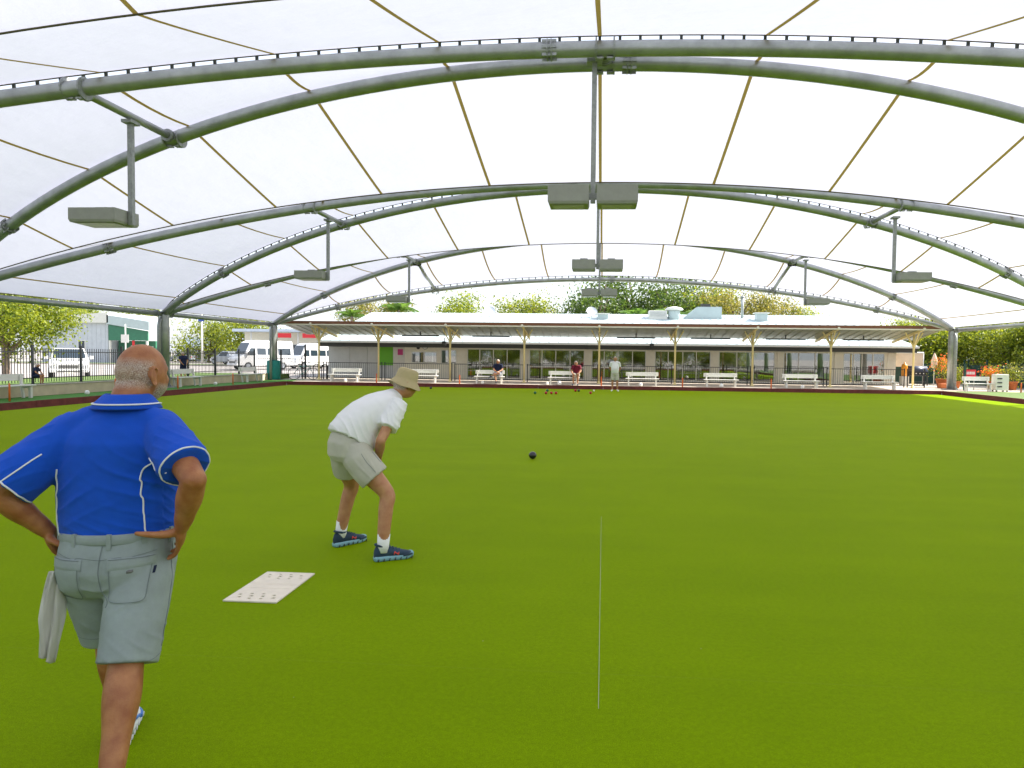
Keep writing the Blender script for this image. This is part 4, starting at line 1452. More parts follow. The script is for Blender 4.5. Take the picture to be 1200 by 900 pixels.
MB().prism([(-62.4, 3.0), (-57.2, 3.0), (-57.2, 4.2), (-62.4, 5.0)], 84.8, 85.0).build('gable', M['greenshed'], sh)
MB().box(-62.3, -57.3, 86.5, 88, G0, 3.0).build('wall', M['greenshed'], sh)
MB().prism([(-62.5, 5.05), (-56.9, 4.25), (-56.9, 5.4), (-62.5, 6.2)], 84.6, 88.5).build('roof', M['roof'], sh)
for x in (-62.3, -59.2, -57.4):
    MB().box(x - .1, x + .1, 84.85, 85.05, G0, 3.0).build('post', M['redsign'] if x == -59.2 else M['white'], sh)
d_ = MB().box(-60.6, -59.4, 86.45, 86.499, G0, 2.4).build('door', M['white'], sh)
MB().box(-60.3, -59.7, 86.40, 86.449, 1.3, 2.1).build('pane', M['carglass'], d_)
wn = MB().box(-59.0, -57.6, 86.45, 86.499, 1.1, 2.3).build('window', M['white'], sh)
MB().box(-58.9, -57.7, 86.40, 86.449, 1.2, 2.2).build('pane', M['carglass'], wn)
t_ = thing('street_sign', 'white street sign post in front of the green-fronted shed', 'sign', (-41.5, 58.5, G0))
MB().tube([(-41.5, 58.5, G0), (-41.5, 58.5, 4.0)], .05, 8).build('pole', M['white'], t_)
MB().box(-41.85, -41.15, 58.42, 58.44, 2.4, 3.1).build('sign_plate', M['white'], t_)
t_ = thing('street_sign', 'tall white pole with blue plate right of the big column', 'sign', (-52.0, 88, G0))
MB().tube([(-52.0, 88, G0), (-52.0, 88, 6.6)], .12, 8).build('pole', M['white'], t_)
MB().box(-52.4, -51.6, 87.85, 87.87, 5.6, 6.4).build('sign_plate', mat('blue_plate', (.03, .08, .35), .4), t_)
hs_ = thing('house', 'pale blue roofed house across the road', 'house', (-57, 112, G0))
MB().box(-63, -51.5, 110, 120, G0, 3.4).build('wall', M['blueshed'], hs_)
MB().prism([(109.4, 3.4), (120.6, 3.4), (115, 6.3)], -63.4, -51.0, 'x').build('roof', M['blueshed'], hs_)
for x in (-61, -57.5, -54):
    wn = MB().box(x, x + 1.4, 109.93, 109.999, 1.2, 2.5).build('window', M['white'], hs_)
    MB().box(x + .08, x + 1.32, 109.9, 109.929, 1.28, 2.42).build('pane', M['carglass'], wn)
hs_ = thing('house', 'low grey roofed house beside the yellow-green bush', 'house', (-68, 104, G0))
MB().box(-66.8, -60.4, 108, 109.5, G0, 2.6).build('wall', M['greyshed'], hs_)
MB().prism([(107.6, 2.6), (109.9, 2.6), (109.4, 3.9), (108.2, 3.9)], -67, -60.2, 'x').build('roof', M['blueshed'], hs_)
shop = thing('shop', 'pale shop with red sign boards behind the vans', 'shop', (-34, 78, G0))
MB().box(-41, -25, 78, 86, G0, 4.0).build('wall', M['cream'], shop)
MB().prism([(-41.3, 4.0), (-24.7, 4.0), (-24.7, 4.3), (-41.3, 4.3)], 75.8, 86.3).build('roof', M['blueshed'], shop)
for x in (-38.6, -36.2, -33.4, -30.4, -27.6):
    wn = MB().box(x, x + 1.9, 77.93, 77.999, .9, 2.7).build('window', M['white'], shop)
    MB().box(x + .1, x + 1.8, 77.9, 77.929, 1.0, 2.6).build('pane', M['carglass'], wn)
for x in (-39.2, -33.8, -28.0):
    MB().tube([(x, 76, G0), (x, 76, 4.0)], .08, 8).build('post', M['white'], shop)
for x, lb in ((-36.0, 'left red sign board on the shop front'), (-33.2, 'right red sign board on the shop front')):
    s_ = MB().box(x, x + 1.5, 75.72, 75.78, 3.35, 3.85)
    tag(s_.build('shop_sign', M['redsign']), lb, 'sign', 'red shop signs')

# ------------------------------------------------------------------ barbecue corner, pots
t_ = thing('barbecue', 'dark barbecue cart with white knobs at the right end of the clubhouse', 'barbecue', (18.6, 44.0, .155))
MB().box(18.2, 19.4, 43.7, 44.3, .75, 1.02, bev=.03).build('firebox', M['black'], t_)
hd = MB().tube([(18.22, 44.0, 1.03), (19.38, 44.0, 1.03)], [(.30, .28), (.30, .28)], 16)
hd.build('lid', mat('bbq_lid', (.05, .06, .10), .3), t_)
for xx in (18.25, 19.35):
    for yy in (43.75, 44.25):
        MB().box(xx - .03, xx + .03, yy - .03, yy + .03, .155, .75).build('leg', M['dark'], t_)
MB().box(18.2, 19.4, 43.72, 44.28, .35, .38).build('shelf', M['dark'], t_)
for k in range(4):
    MB().disc((18.45 + k * .22, 43.68, .88), (0, 1, 0), .035, .04, 10).build('knob', M['white'], t_)
b = MB().lathe([(.17, .155), (.17, .75), (.14, .86), (.05, .9), (.05, 1.0)], 16, (17.95, 43.6, 0))
b.v = [(x, y, z + .55) for x, y, z in b.v]
gb = thing('gas_bottle', 'orange gas bottle on a stand by the barbecue', 'gas bottle', (17.95, 43.6, .155))
M['orangeb'] = mat('orange_bottle', (.75, .30, .02), .4)
b.build('cylinder', M['orangeb'], gb)
MB().box(17.75, 18.15, 43.4, 43.8, .155, .705).build('stand', M['white'], gb)
um = thing('patio_blind', 'orange roll-down blind beside the barbecue', 'blind', (18.7, 46.2, .155))
M['blind'] = mat('blind_cloth', (.72, .56, .40), .8, var=.08, scale=4)
MB().box(17.9, 20.1, 46.15, 46.18, 1.25, 2.1).build('cloth', M['blind'], um)
MB().tube([(17.85, 46.165, 2.14), (20.15, 46.165, 2.14)], .05, 10).build('roller', M['white'], um)
for xx in (17.86, 20.14):
    MB().tube([(xx, 46.165, .155), (xx, 46.165, 2.14)], .03, 8).build('pole', M['white'], um)
um = thing('sun_umbrella', 'closed cream patio umbrella behind the rightmost post', 'umbrella', (20.2, 44.8, .155))
MB().tube([(20.2, 44.8, .16), (20.2, 44.8, 2.1)], .025, 8).build('pole', M['white'], um)
MB().lathe([(.05, 1.15), (.19, 1.3), (.17, 1.7), (.06, 2.05), (.02, 2.12)], 10, (20.2, 44.8, 0)).build('canopy', M['blind'], um)
MB().lathe([(.25, .155), (.25, .2), (.06, .24)], 14, (20.2, 44.8, 0)).build('base', M['concrete'], um)
def potted(x, y, s_, label, lm='flower', h=1.2):
    t_ = thing('potted_plant', label, 'potted plant', (x, y, .155), 0, 'potted plants on the right paving')
    MB().lathe([(.20 * s_, 0), (.28 * s_, .42 * s_), (.31 * s_, .42 * s_), (.31 * s_, .5 * s_), (.26 * s_, .5 * s_)], 16).build('pot', M['terracotta'], t_, False)
    cr = leaf_cloud([(0, 0, .5 * s_ + h * .5, .3, .3, h * .45)], 700, .09, int(x * 10))
    link('foliage', cr, M['leaf1'], t_, False)
    fl = leaf_cloud([(0, 0, .5 * s_ + h * .75, .28, .28, h * .3)], 70, .09, int(x * 13))
    stuff(link('flowers', fl, M[lm], t_, False))
    MB().tube([(0, 0, .3), (.03, .02, .5 * s_ + h * .6)], .025, 6).build('stem', M['bark'], t_, False)
potted(18.9, 41.0, 1.0, 'terracotta pot with orange flowers left of the far right column', 'flower', 1.1)
potted(19.4, 40.4, .8, 'terracotta pot with yellow-green plant beside the orange flowers', 'leaf3', .6)
potted(20.9, 39.6, .9, 'terracotta pot with orange plant behind the right bench', 'flower', .7)
potted(21.6, 39.0, .9, 'terracotta pot with leafy plant behind the slatted cabinet', 'leaf3', .8)
# planter box
b = MB().box(18.25, 18.75, 39.6, 40.0, .155, .42, bev=.02)
tag(b.build('planter', M['terracotta']), 'low terracotta planter in front of the flower pot', 'planter')

# bicycle leaning in the far left corner
bk = thing('bicycle', 'dark bicycle parked beside the teal-padded column', 'bicycle', (-17.3, 39.6, .15), R(20))
for s_ in (-.52, .52):
    pts = [(s_ + .33 * math.cos(a_ * math.pi / 12), 0, .33 + .33 * math.sin(a_ * math.pi / 12)) for a_ in range(25)]
    wh = MB().tube(pts, .018, 6, False).build('wheel', M['rubber'], bk, False)
    spk = MB()
    for k in range(8):
        a_ = k * math.pi / 4
        spk.tube([(s_, 0, .33), (s_ + .32 * math.cos(a_), 0, .33 + .32 * math.sin(a_))], .003, 4)
    spk.build('spokes', M['galv2'], wh, False)
fb = MB()
for a_, e in (((-.52, 0, .33), (-.08, 0, .3)), ((-.08, 0, .3), (-.2, 0, .82)), ((-.2, 0, .78), (-.52, 0, .33)), ((-.18, 0, .74), (.34, 0, .78)), ((-.08, 0, .3), (.36, 0, .70)), ((.33, 0, .86), (.38, 0, .62)), ((.38, 0, .62), (.52, 0, .33))):
    fb.tube([a_, e], .016, 8)
fb.build('frame', M['teal'], bk, False)
MB().tube([(-.3, 0, .86), (-.2, 0, .88), (-.06, 0, .85)], [(.03, .06), (.035, .08), (.02, .03)], 8).build('saddle', M['black'], bk, False)
MB().tube([(.28, -.27, .96), (.34, -.1, .98), (.34, .1, .98), (.28, .27, .96)], .014, 8).build('handlebar', M['black'], bk, False)
rk = thing('bike_rack', 'black hoop bike rack beside the bicycle', 'bike rack', (-16.75, 40.1, .145))
for k in range(2):
    x = -16.75 + k * .5
    pts = [(x - .18, 40.1, .145), (x - .18, 40.1, .85)] + [(x - .18 * math.cos(a_ * math.pi / 8), 40.1, .85 + .18 * math.sin(a_ * math.pi / 8)) for a_ in range(1, 8)] + [(x + .18, 40.1, .85), (x + .18, 40.1, .145)]
    MB().tube(pts, .025, 8).build('hoop', M['black'], rk)
# ------------------------------------------------------------------ people
def skin_mat(name, base, red, hairy=True):
    m = bpy.data.materials.new(name)
    m.use_nodes = True
    t = m.node_tree
    b = t.nodes['Principled BSDF']
    b.inputs['Roughness'].default_value = 0.5
    b.inputs['Subsurface Weight'].default_value = 0.08
    b.inputs['Subsurface Radius'].default_value = (.02, .008, .005)
    tc = t.nodes.new('ShaderNodeTexCoord')
    def ns(scale, det):
        n = t.nodes.new('ShaderNodeTexNoise')
        n.inputs['Scale'].default_value = scale
        n.inputs['Detail'].default_value = det
        t.links.new(tc.outputs['Object'], n.inputs['Vector'])
        return n.outputs['Fac']
    cr = t.nodes.new('ShaderNodeValToRGB')
    cr.color_ramp.elements[0].position = .32
    cr.color_ramp.elements[1].position = .68
    cr.color_ramp.elements[0].color = (*red, 1)
    cr.color_ramp.elements[1].color = (*base, 1)
    t.links.new(ns(17, 9), cr.inputs[0])
    at = t.nodes.new('ShaderNodeAttribute')
    at.attribute_name = 'hair'
    hr = t.nodes.new('ShaderNodeValToRGB')
    hr.color_ramp.elements[0].position = .35
    hr.color_ramp.elements[1].position = .65
    hr.color_ramp.elements[0].color = (.13, .10, .075, 1)
    hr.color_ramp.elements[1].color = (.62, .58, .52, 1)
    t.links.new(ns(260, 3), hr.inputs[0])
    mx = t.nodes.new('ShaderNodeMix')
    mx.data_type = 'RGBA'
    t.links.new(at.outputs['Fac'], mx.inputs[0])
    t.links.new(cr.outputs[0], mx.inputs[6])
    t.links.new(hr.outputs[0], mx.inputs[7])
    t.links.new(mx.outputs[2], b.inputs['Base Color'])
    bp = t.nodes.new('ShaderNodeBump')
    bp.inputs['Strength'].default_value = .4
    bp.inputs['Distance'].default_value = .004
    t.links.new(ns(160, 5), bp.inputs['Height'])
    t.links.new(bp.outputs[0], b.inputs['Normal'])
    return m

def cloth_mat(name, col, var=.08, weave=900, rough=.85, sheen=.06, bump=.35, wear=None):
    m = mat(name, col, rough, spec=.25, var=var, scale=5, bump=bump, bscale=weave, sheen=sheen)
    return m
M['skin1'] = skin_mat('tanned_skin', (.41, .172, .062), (.27, .085, .026))
M['skin2'] = skin_mat('fair_skin', (.50, .255, .125), (.40, .165, .08))
M['blueshirt'] = cloth_mat('blue_polo', (.004, .074, .52), .10)
M['piping'] = cloth_mat('white_piping', (.80, .80, .80), .03)
M['denim'] = cloth_mat('faded_denim', (.27, .315, .31), .16, 700)
M['stitch'] = cloth_mat('denim_stitch', (.16, .19, .20), .1)
M['tee'] = cloth_mat('white_tee', (.80, .80, .80), .03)
M['khaki'] = cloth_mat('stone_shorts', (.50, .485, .41), .08)
M['hat'] = cloth_mat('khaki_hat', (.45, .37, .20), .12)
M['sock'] = cloth_mat('white_sock', (.82, .82, .82), .03, 300)
M['shoe'] = cloth_mat('navy_mesh', (.03, .055, .09), .25, 250)
M['sole'] = mat('pale_blue_sole', (.22, .42, .50), .6)
M['shoewhite'] = mat('white_leather', (.75, .76, .78), .4)
M['shoeblue'] = mat('blue_panel', (.05, .18, .55), .45)
M['redlogo'] = mat('red_logo', (.70, .06, .05), .5)
M['towel'] = cloth_mat('white_towel', (.60, .585, .54), .06, 500, .95)
M['maroon'] = cloth_mat('maroon_shirt', (.16, .012, .03), .1)
M['navy'] = cloth_mat('navy_shirt', (.012, .018, .05), .1)
M['greyshort'] = cloth_mat('grey_shorts', (.30, .32, .36), .08)
M['hairw'] = mat('grey_hair', (.45, .43, .40), .8, var=.2, scale=60)

def capsule(b, pts, radii, n=16, ref=None, capr=True):
    """closed tapered limb with rounded ends"""
    pts = [Vector(p) for p in pts]
    rad = [r_ if isinstance(r_, tuple) else (r_, r_) for r_ in radii]
    # refine with a smooth interpolation
    P, Q = [], []
    k = 5
    for i in range(len(pts) - 1):
        p0 = pts[max(i - 1, 0)]
        p1, p2 = pts[i], pts[i + 1]
        p3 = pts[min(i + 2, len(pts) - 1)]
        for j in range(k):
            t = j / k
            a = .5 * ((2 * p1) + (p2 - p0) * t + (2 * p0 - 5 * p1 + 4 * p2 - p3) * t * t + (3 * p1 - p0 - 3 * p2 + p3) * t ** 3)
            P.append(a)
            s_ = t * t * (3 - 2 * t)
            Q.append(tuple(rad[i][q] + (rad[i + 1][q] - rad[i][q]) * s_ for q in (0, 1)))
    P.append(pts[-1])
    Q.append(rad[-1])
    if capr:
        d0 = (P[0] - P[1]).normalized()
        d1 = (P[-1] - P[-2]).normalized()
        r0, r1 = min(Q[0]), min(Q[-1])
        pre = [(P[0] + d0 * r0 * math.sin(a), tuple(q * max(.06, math.cos(a)) for q in Q[0])) for a in (1.5, 1.1, .7, .35)]
        post = [(P[-1] + d1 * r1 * math.sin(a), tuple(q * max(.06, math.cos(a)) for q in Q[-1])) for a in (.35, .7, 1.1, 1.5)]
        P = [p for p, _ in pre] + P + [p for p, _ in post]
        Q = [q for _, q in pre] + Q + [q for _, q in post]
    b.tube(P, Q, n, True, True, ref)
    return b

def sleeve(b, pts, radii, inner=.012, depth=.07, n=22, ref=None):
    """garment tube, closed inside the body, with a turned-in opening at its far end"""
    pts = [Vector(p) for p in pts]
    rad = [r_ if isinstance(r_, tuple) else (r_, r_) for r_ in radii]
    d = (pts[-1] - pts[-2]).normalized()
    rl = rad[-1]
    P = list(pts) + [pts[-1] + d * .001, pts[-1] - d * depth]
    Q = list(rad) + [(rl[0] - inner, rl[1] - inner), (rl[0] - inner * 1.4, rl[1] - inner * 1.4)]
    b.tube(P, Q, n, True, True, ref)
    return b

def ring_loft(b, secs, n=32, power=2.0):
    """secs: (centre, U half axis, V half axis)"""
    rings = []
    for c, U, V in secs:
        c, U, V = Vector(c), Vector(U), Vector(V)
        rr = []
        for j in range(n):
            a = 2 * math.pi * j / n
            ca, sa = math.cos(a), math.sin(a)
            e = 2 / power
            rr.append(c + U * (math.copysign(abs(ca) ** e, ca)) + V * (math.copysign(abs(sa) ** e, sa)))
        rings.append(rr)
    b.rings(rings, True, True)
    return b

def fuse(name, b, voxel, m, parent, smooth=6, disp=None):
    me0 = b.mesh('tmp')
    o = bpy.data.objects.new('tmp', me0)
    COL.objects.link(o)
    md = o.modifiers.new('r', 'REMESH')
    md.mode = 'VOXEL'
    md.voxel_size = voxel
    md.use_smooth_shade = True
    if smooth:
        ms = o.modifiers.new('s', 'SMOOTH')
        ms.factor = .5
        ms.iterations = smooth
    dg = bpy.context.evaluated_depsgraph_get()
    ev = o.evaluated_get(dg)
    me = bpy.data.meshes.new_from_object(ev)
    bpy.data.objects.remove(o)
    bpy.data.meshes.remove(me0)
    me.name = name
    me.materials.clear()
    if disp:
        nv = len(me.vertices)
        co = np.empty(nv * 3)
        no = np.empty(nv * 3)
        me.vertices.foreach_get('co', co)
        me.vertices.foreach_get('normal', no)
        co = co.reshape(-1, 3)
        no = no.reshape(-1, 3)
        d = np.array([disp(Vector(p), Vector(q)) for p, q in zip(co, no)])
        co += no * d[:, None]
        me.vertices.foreach_set('co', co.ravel())
        me.update()
    me.polygons.foreach_set('use_smooth', [True] * len(me.polygons))
    return link(name, me, m, parent, False)

def set_hair(o, fn):
    me = o.data
    at = me.attributes.new('hair', 'FLOAT', 'POINT')
    at.data.foreach_set('value', [fn(v.co) for v in me.vertices])

def ridge(p, dirv, freq, seed, warp=.5):
    """soft fold pattern: long across dirv"""
    q = p + Vector((seed * 3.1, seed * 1.7, seed * .9))
    wv = noise.noise(q * 3.0) * warp
    gate = max(0.0, min(1.0, .55 + 1.5 * noise.noise(q * 4.3 + Vector((9, 4, 2)))))
    s_ = p.dot(dirv) * freq + wv * 6.28 * .5 + seed
    f_ = math.sin(s_)
    return ((1 - abs(f_)) ** 2 - .4) * gate

def head_mesh(b, c, yaw, pitch=0.0, s=1.0, beard=0.0, roll=0.0):
    """c centre of the skull; face looks along +y before the yaw"""
    rot = Matrix.Rotation(yaw, 3, 'Z') @ Matrix.Rotation(pitch, 3, 'X') @ Matrix.Rotation(roll, 3, 'Y')
    NU, NV = 56, 44
    def g(x, z, cx, cz, sx, sz):
        return math.exp(-((x - cx) / sx) ** 2 - ((z - cz) / sz) ** 2)
    rings = []
    for i in range(1, NV):
        th = math.pi * i / NV
        dz = math.cos(th)
        rr = []
        for j in range(NU):
            ph = 2 * math.pi * j / NU
            dx, dy = math.sin(th) * math.cos(ph), math.sin(th) * math.sin(ph)
            x, y, z = .080 * dx, .100 * dy, .118 * dz
            lo = max(0, -dz)
            x *= 1 - .20 * lo ** 1.6
            if dy > 0:
                y += .012 * lo + .004
                y *= 1 - .10 * lo ** 3
            else:
                y *= 1 - .30 * lo ** 1.3
            if dy > .25 and abs(dx) < .75:
                f_ = 0.0
                f_ += .026 * g(x, z, 0, -.028, .013, .022)          # nose
                f_ += .012 * g(x, z, 0, -.002, .010, .022)
                f_ += .007 * g(abs(x), z, .03, .022, .024, .010)    # brow
                f_ -= .011 * g(abs(x), z, .032, .002, .016, .011)   # sockets
                f_ += .005 * g(abs(x), z, .032, .000, .009, .007)   # eyeballs
                f_ += .006 * g(abs(x), z, .042, -.028, .020, .016)  # cheeks
                f_ += .006 * g(x, z, 0, -.060, .022, .006) + .006 * g(x, z, 0, -.072, .020, .006)
                f_ -= .006 * g(x, z, 0, -.066, .024, .004)
                f_ += .010 * g(x, z, 0, -.098, .022, .016)          # chin
                y += f_
            if beard and lo > .25:
                k = beard * min(1, (lo - .25) * 4) * max(0, dy + .25)
                x += k * dx
                y += k * max(0, dy)
                z -= k * .4
            rr.append(Vector(c) + rot @ (Vector((x, y, z)) * s))
        rings.append(rr)
    b.rings(rings, True, True)
    for sd in (-1, 1):     # ears: rim, bowl, lobe
        ctr = Vector((sd * .081, -.004, -.014))
        pts = []
        for k in range(13):
            a = -2.1 + k * 4.5 / 12
            pts.append(ctr + Vector((sd * (.014 + .009 * math.cos(a)), -.020 * math.cos(a) - .005, .035 * math.sin(a) + .002)))
        bb = MB()
        capsule(bb, pts, [.0055] * 13, 8)
        capsule(bb, [ctr + Vector((sd * .003, .004, .02)), ctr + Vector((sd * .006, -.004, 0)), ctr + Vector((sd * .005, .004, -.026))], [(.004, .014), (.005, .015), (.005, .010)], 10, (1, 0, 0))
        b.add([Vector(c) + rot @ (Vector(p) * s) for p in bb.v], bb.f, True)
    return rot

def hand_mesh(b, wrist, palm_dir, palm_n, fingers, thumb, s=1.0, wr=.029):
    """wrist point, direction to the knuckles, palm normal; fingers: list of 4 point lists relative in world; thumb list"""
    d = Vector(palm_dir).normalized()
    nrm = Vector(palm_n)
    nrm = (nrm - d * nrm.dot(d)).normalized()
    side = d.cross(nrm)
    w_ = Vector(wrist)
    capsule(b, [w_, w_ + d * .035 * s, w_ + d * .075 * s], [(wr * .62 * s, wr * s), (.017 * s, .040 * s), (.014 * s, .041 * s)], 14, nrm)
    for f_ in fingers:
        capsule(b, f_[0], f_[1], 10)
    capsule(b, thumb[0], thumb[1], 10)
    return side

def curl_fingers(w_, d, nrm, side, s, bend, lens=(.070, .080, .075, .058), spread=.019, k0=.078):
    """four fingers with knuckle bends; bend = three angles towards the palm normal"""
    out = []
    for i in range(4):
        o_ = (i - 1.5) * spread * s
        p = Vector(w_) + d * (k0 - .004 * abs(i - 1.2)) * s + side * o_
        dd = (d + side * (i - 1.5) * .06).normalized()
        pts = [p - dd * .015 * s, p]
        ax = dd.cross(nrm)
        ang = 0
        for q, fr in enumerate((.45, .30, .25)):
            ang += bend[q]
            dv = dd * math.cos(ang) + nrm * math.sin(ang)
            p = p + dv * lens[i] * s * fr * 1.05
            pts.append(p)
        rr = [.0100, .0098, .0092, .0084, .0072]
        out.append((pts, [r_ * s * (.9 if i == 3 else 1) for r_ in rr]))
    return out

def project(bvh, pts, off):
    out = []
    for p in pts:
        p = Vector(p)
        loc = None
        if abs(p.y + .25) < 1e-6:           # authored on the plane behind the wearer
            loc, nrm, idx, dist = bvh.ray_cast(Vector((p.x, -.6, p.z)), Vector((0, 1, 0)))
        if loc is None:
            loc, nrm, idx, dist = bvh.find_nearest(p)
        out.append(loc + nrm * off)
    return out

def bvh_of(o):
    me = o.data
    return BVHTree.FromPolygons([v.co for v in me.vertices], [tuple(p.vertices) for p in me.polygons])

def dense(pts, n):
    pts = [Vector(p) for p in pts]
    L_ = [0]
    for i in range(1, len(pts)):
        L_.append(L_[-1] + (pts[i] - pts[i - 1]).length)
    out = []
    for k in range(n + 1):
        t = L_[-1] * k / n
        i = 1
        while i < len(L_) - 1 and L_[i] < t:
            i += 1
        out.append(pts[i - 1].lerp(pts[i], (t - L_[i - 1]) / max(1e-6, L_[i] - L_[i - 1])))
    return out

def ribbon(bvh, pts, r_, n, name, m, parent, off=.001):
    P = project(bvh, dense(pts, n), off)
    # light smoothing
    for _ in range(8):
        P = [P[0]] + [(P[i - 1] + P[i] * 2 + P[i + 1]) / 4 for i in range(1, len(P) - 1)] + [P[-1]]
    return MB().tube(P, r_, 8).build(name, m, parent, False)

def patch(bvh, corners, nu, nv, off, th, name, m, parent, ray=True):
    """four-cornered cloth patch laid onto a garment; outer face proud by off"""
    c = [Vector(p) for p in corners]
    top, bot = [], []
    for j in range(nv + 1):
        for i in range(nu + 1):
            u, v = i / nu, j / nv
            p = (c[0] * (1 - u) + c[1] * u) * (1 - v) + (c[3] * (1 - u) + c[2] * u) * v
            loc = None
            if ray:
                loc, nrm, idx, dist = bvh.ray_cast(Vector((p.x, -.6, p.z)), Vector((0, 1, 0)))
            if loc is None:
                loc, nrm, idx, dist = bvh.find_nearest(p)
            e = 0.0 if 0 < i < nu and 0 < j < nv else -off * .7
            top.append(loc + nrm * (off + e))
            bot.append(loc + nrm * (off - th - .004))
    f = []
    W_ = nu + 1
    for j in range(nv):
        for i in range(nu):
            f.append((j * W_ + i, j * W_ + i + 1, (j + 1) * W_ + i + 1, (j + 1) * W_ + i))
    b = MB().add(top, f, True)
    edge = [i for i in range(nu + 1)] + [j * W_ + nu for j in range(1, nv + 1)] + [nv * W_ + i for i in range(nu - 1, -1, -1)] + [j * W_ for j in range(nv - 1, 0, -1)]
    k = len(edge)
    b.add([top[e] for e in edge] + [bot[e] for e in edge], [(i, (i + 1) % k, k + (i + 1) % k, k + i) for i in range(k)], True)
    return b.build(name, m, parent, False)

def shoe(parent, ankle, yaw, upper, sole, s=1.0, pitch=0.0, ground=0.0, logo=None, side_logo=1, extra=None):
    """trainer in local coordinates of the person; ankle x,y over the heel; toe along yaw (0 = +y)"""
    rot = Matrix.Rotation(yaw, 3, 'Z') @ Matrix.Rotation(pitch, 3, 'X')
    o = Vector((ankle[0], ankle[1], ground))
    def tr(p):
        return o + rot @ (Vector(p) * s)
    def outline(z, g=0.0):
        prf = [(-.078, .020), (-.068, .030), (-.03, .034), (.03, .032), (.08, .037), (.13, .042), (.165, .038), (.19, .027), (.200, .012)]
        R_ = [(w_ + g, y) for y, w_ in prf]
        L_ = [(-w_ - g, y) for y, w_ in reversed(prf)]
        return [tr((x, y + (g if y > .1 else -g if y < -.05 else 0), z + (.012 if y > .17 else .004 if y > .13 else 0))) for x, y in R_ + L_]
    b = MB().rings([outline(0.0, -.004), outline(.006, .002), outline(.026, .003), outline(.036, -.002)], True, True)
    so = b.build('sole', M[sole], parent, False)
    up = MB()
    rr = []
    for (y, w_, zt, pw) in ((-.080, .010, .060, 2), (-.077, .020, .082, 2), (-.066, .030, .104, 2.2), (-.045, .0345, .112, 2.3), (-.015, .0355, .112, 2.3), (.012, .036, .106, 2.3), (.035, .037, .096, 2.3), (.065, .039, .085, 2.3), (.10, .0425, .072, 2.4), (.135, .043, .061, 2.5), (.162, .038, .054, 2.5), (.183, .028, .048, 2.4), (.196, .014, .042, 2)):
        ring = []
        zc, hz_ = (.020 + zt) / 2, (zt - .020) / 2
        for k in range(24):
            a = 2 * math.pi * k / 24
            ca, sa = math.cos(a), math.sin(a)
            ring.append(tr((w_ * math.copysign(abs(ca) ** (2 / pw), ca) * (1 - .18 * max(0, sa)), y, zc + hz_ * math.copysign(abs(sa) ** (2 / pw), sa))))
        rr.append(ring)
    up.rings(rr, True, True)
    u_ = up.build('shoe_upper', M[upper], parent, False)
    # padded collar round the ankle, heel counter and toe guard
    cp_ = []
    for k in range(21):
        a = 2 * math.pi * k / 20
        cp_.append(tr((.034 * math.cos(a), -.026 + .044 * math.sin(a), .108 + .010 * max(0, -math.sin(a)))))
    MB().tube(cp_, .0085 * s, 8, False).build('collar', M[upper], u_, False)
    tg = [tr((sd * w_, y, .034)) for sd, y, w_ in ((-1, .12, .0435), (-1, .16, .039), (-1, .185, .027), (0, .200, 0), (1, .185, .027), (1, .16, .039), (1, .12, .0435))]
    MB().tube(dense(tg, 20), .009 * s, 8).build('toe_guard', M[upper if upper == 'shoe' else 'shoeblue'], u_, False)
    for k in range(7):
        y = -.06 + k * .04
        for sd in (-1, 1):
            MB().tube([tr((sd * .041, y, .004)), tr((sd * .043, y + .006, .022))], .004 * s, 5).build('tread', M['dark' if upper == 'shoe' else sole], so, False)
    for k in range(4):
        y = .030 + k * .022
        z = .104 - k * .009
        MB().tube([tr((-.026, y, z - .012)), tr((0, y + .004, z)), tr((.026, y, z - .012))], .0035 * s, 6).build('lace', M['shoewhite' if upper != 'shoe' else 'shoe'], u_, False)
    MB().tube([tr((0, .005, .095)), tr((0, .008, .125)), tr((0, .0, .135))], [(.006 * s, .026 * s), (.006 * s, .026 * s), (.004 * s, .02 * s)], 10).build('tongue', M[upper], u_, False)
    if logo:
        bv = bvh_of(u_)
        for sd in (-1, 1):
            q = [(.052, .036), (.060, .072), (.082, .036), (.090, .072)]
            P = project(bv, dense([tr((sd * .06, y, z)) for y, z in q], 24), .0015)
            MB().tube(P, .0042 * s, 6).build('logo', M[logo], u_, False)
    if extra:
        bv = bvh_of(u_)
        for sd in (-1, 1):
            for (pts, r_) in extra:
                P = project(bv, dense([tr((sd * .06, y, z)) for y, z in pts], 16), .001)
                MB().tube(P, r_ * s, 6).build('side_panel', M['shoeblue'], u_, False)
    return so, u_

# ---------------------------------------------------------------- the man in the blue polo shirt
man = thing('person', 'man in blue polo shirt and faded denim shorts, hands on hips, back turned', 'person', (-1.98, 2.74, 0), R(11))
HC = Vector((.052, .090, 1.578))
HYAW = R(-30)
b = MB()
hrot = head_mesh(b, HC, HYAW, R(-4), 1.03, .012)
capsule(b, [(.015, .03, 1.36), (.024, .035, 1.45), (.042, .065, 1.53)], [(.05, .06), (.068, .072), (.068, .068)], 20, (0, 1, 0))
# nape rolls
capsule(b, [HC + hrot @ Vector((-.050, -.062, -.045)), HC + hrot @ Vector((0, -.083, -.050)), HC + hrot @ Vector((.050, -.062, -.045))], [.013, .016, .013], 10)
capsule(b, [HC + hrot @ Vector((-.050, -.058, -.078)), HC + hrot @ Vector((0, -.079, -.084)), HC + hrot @ Vector((.050, -.058, -.078))], [.013, .0165, .013], 10)
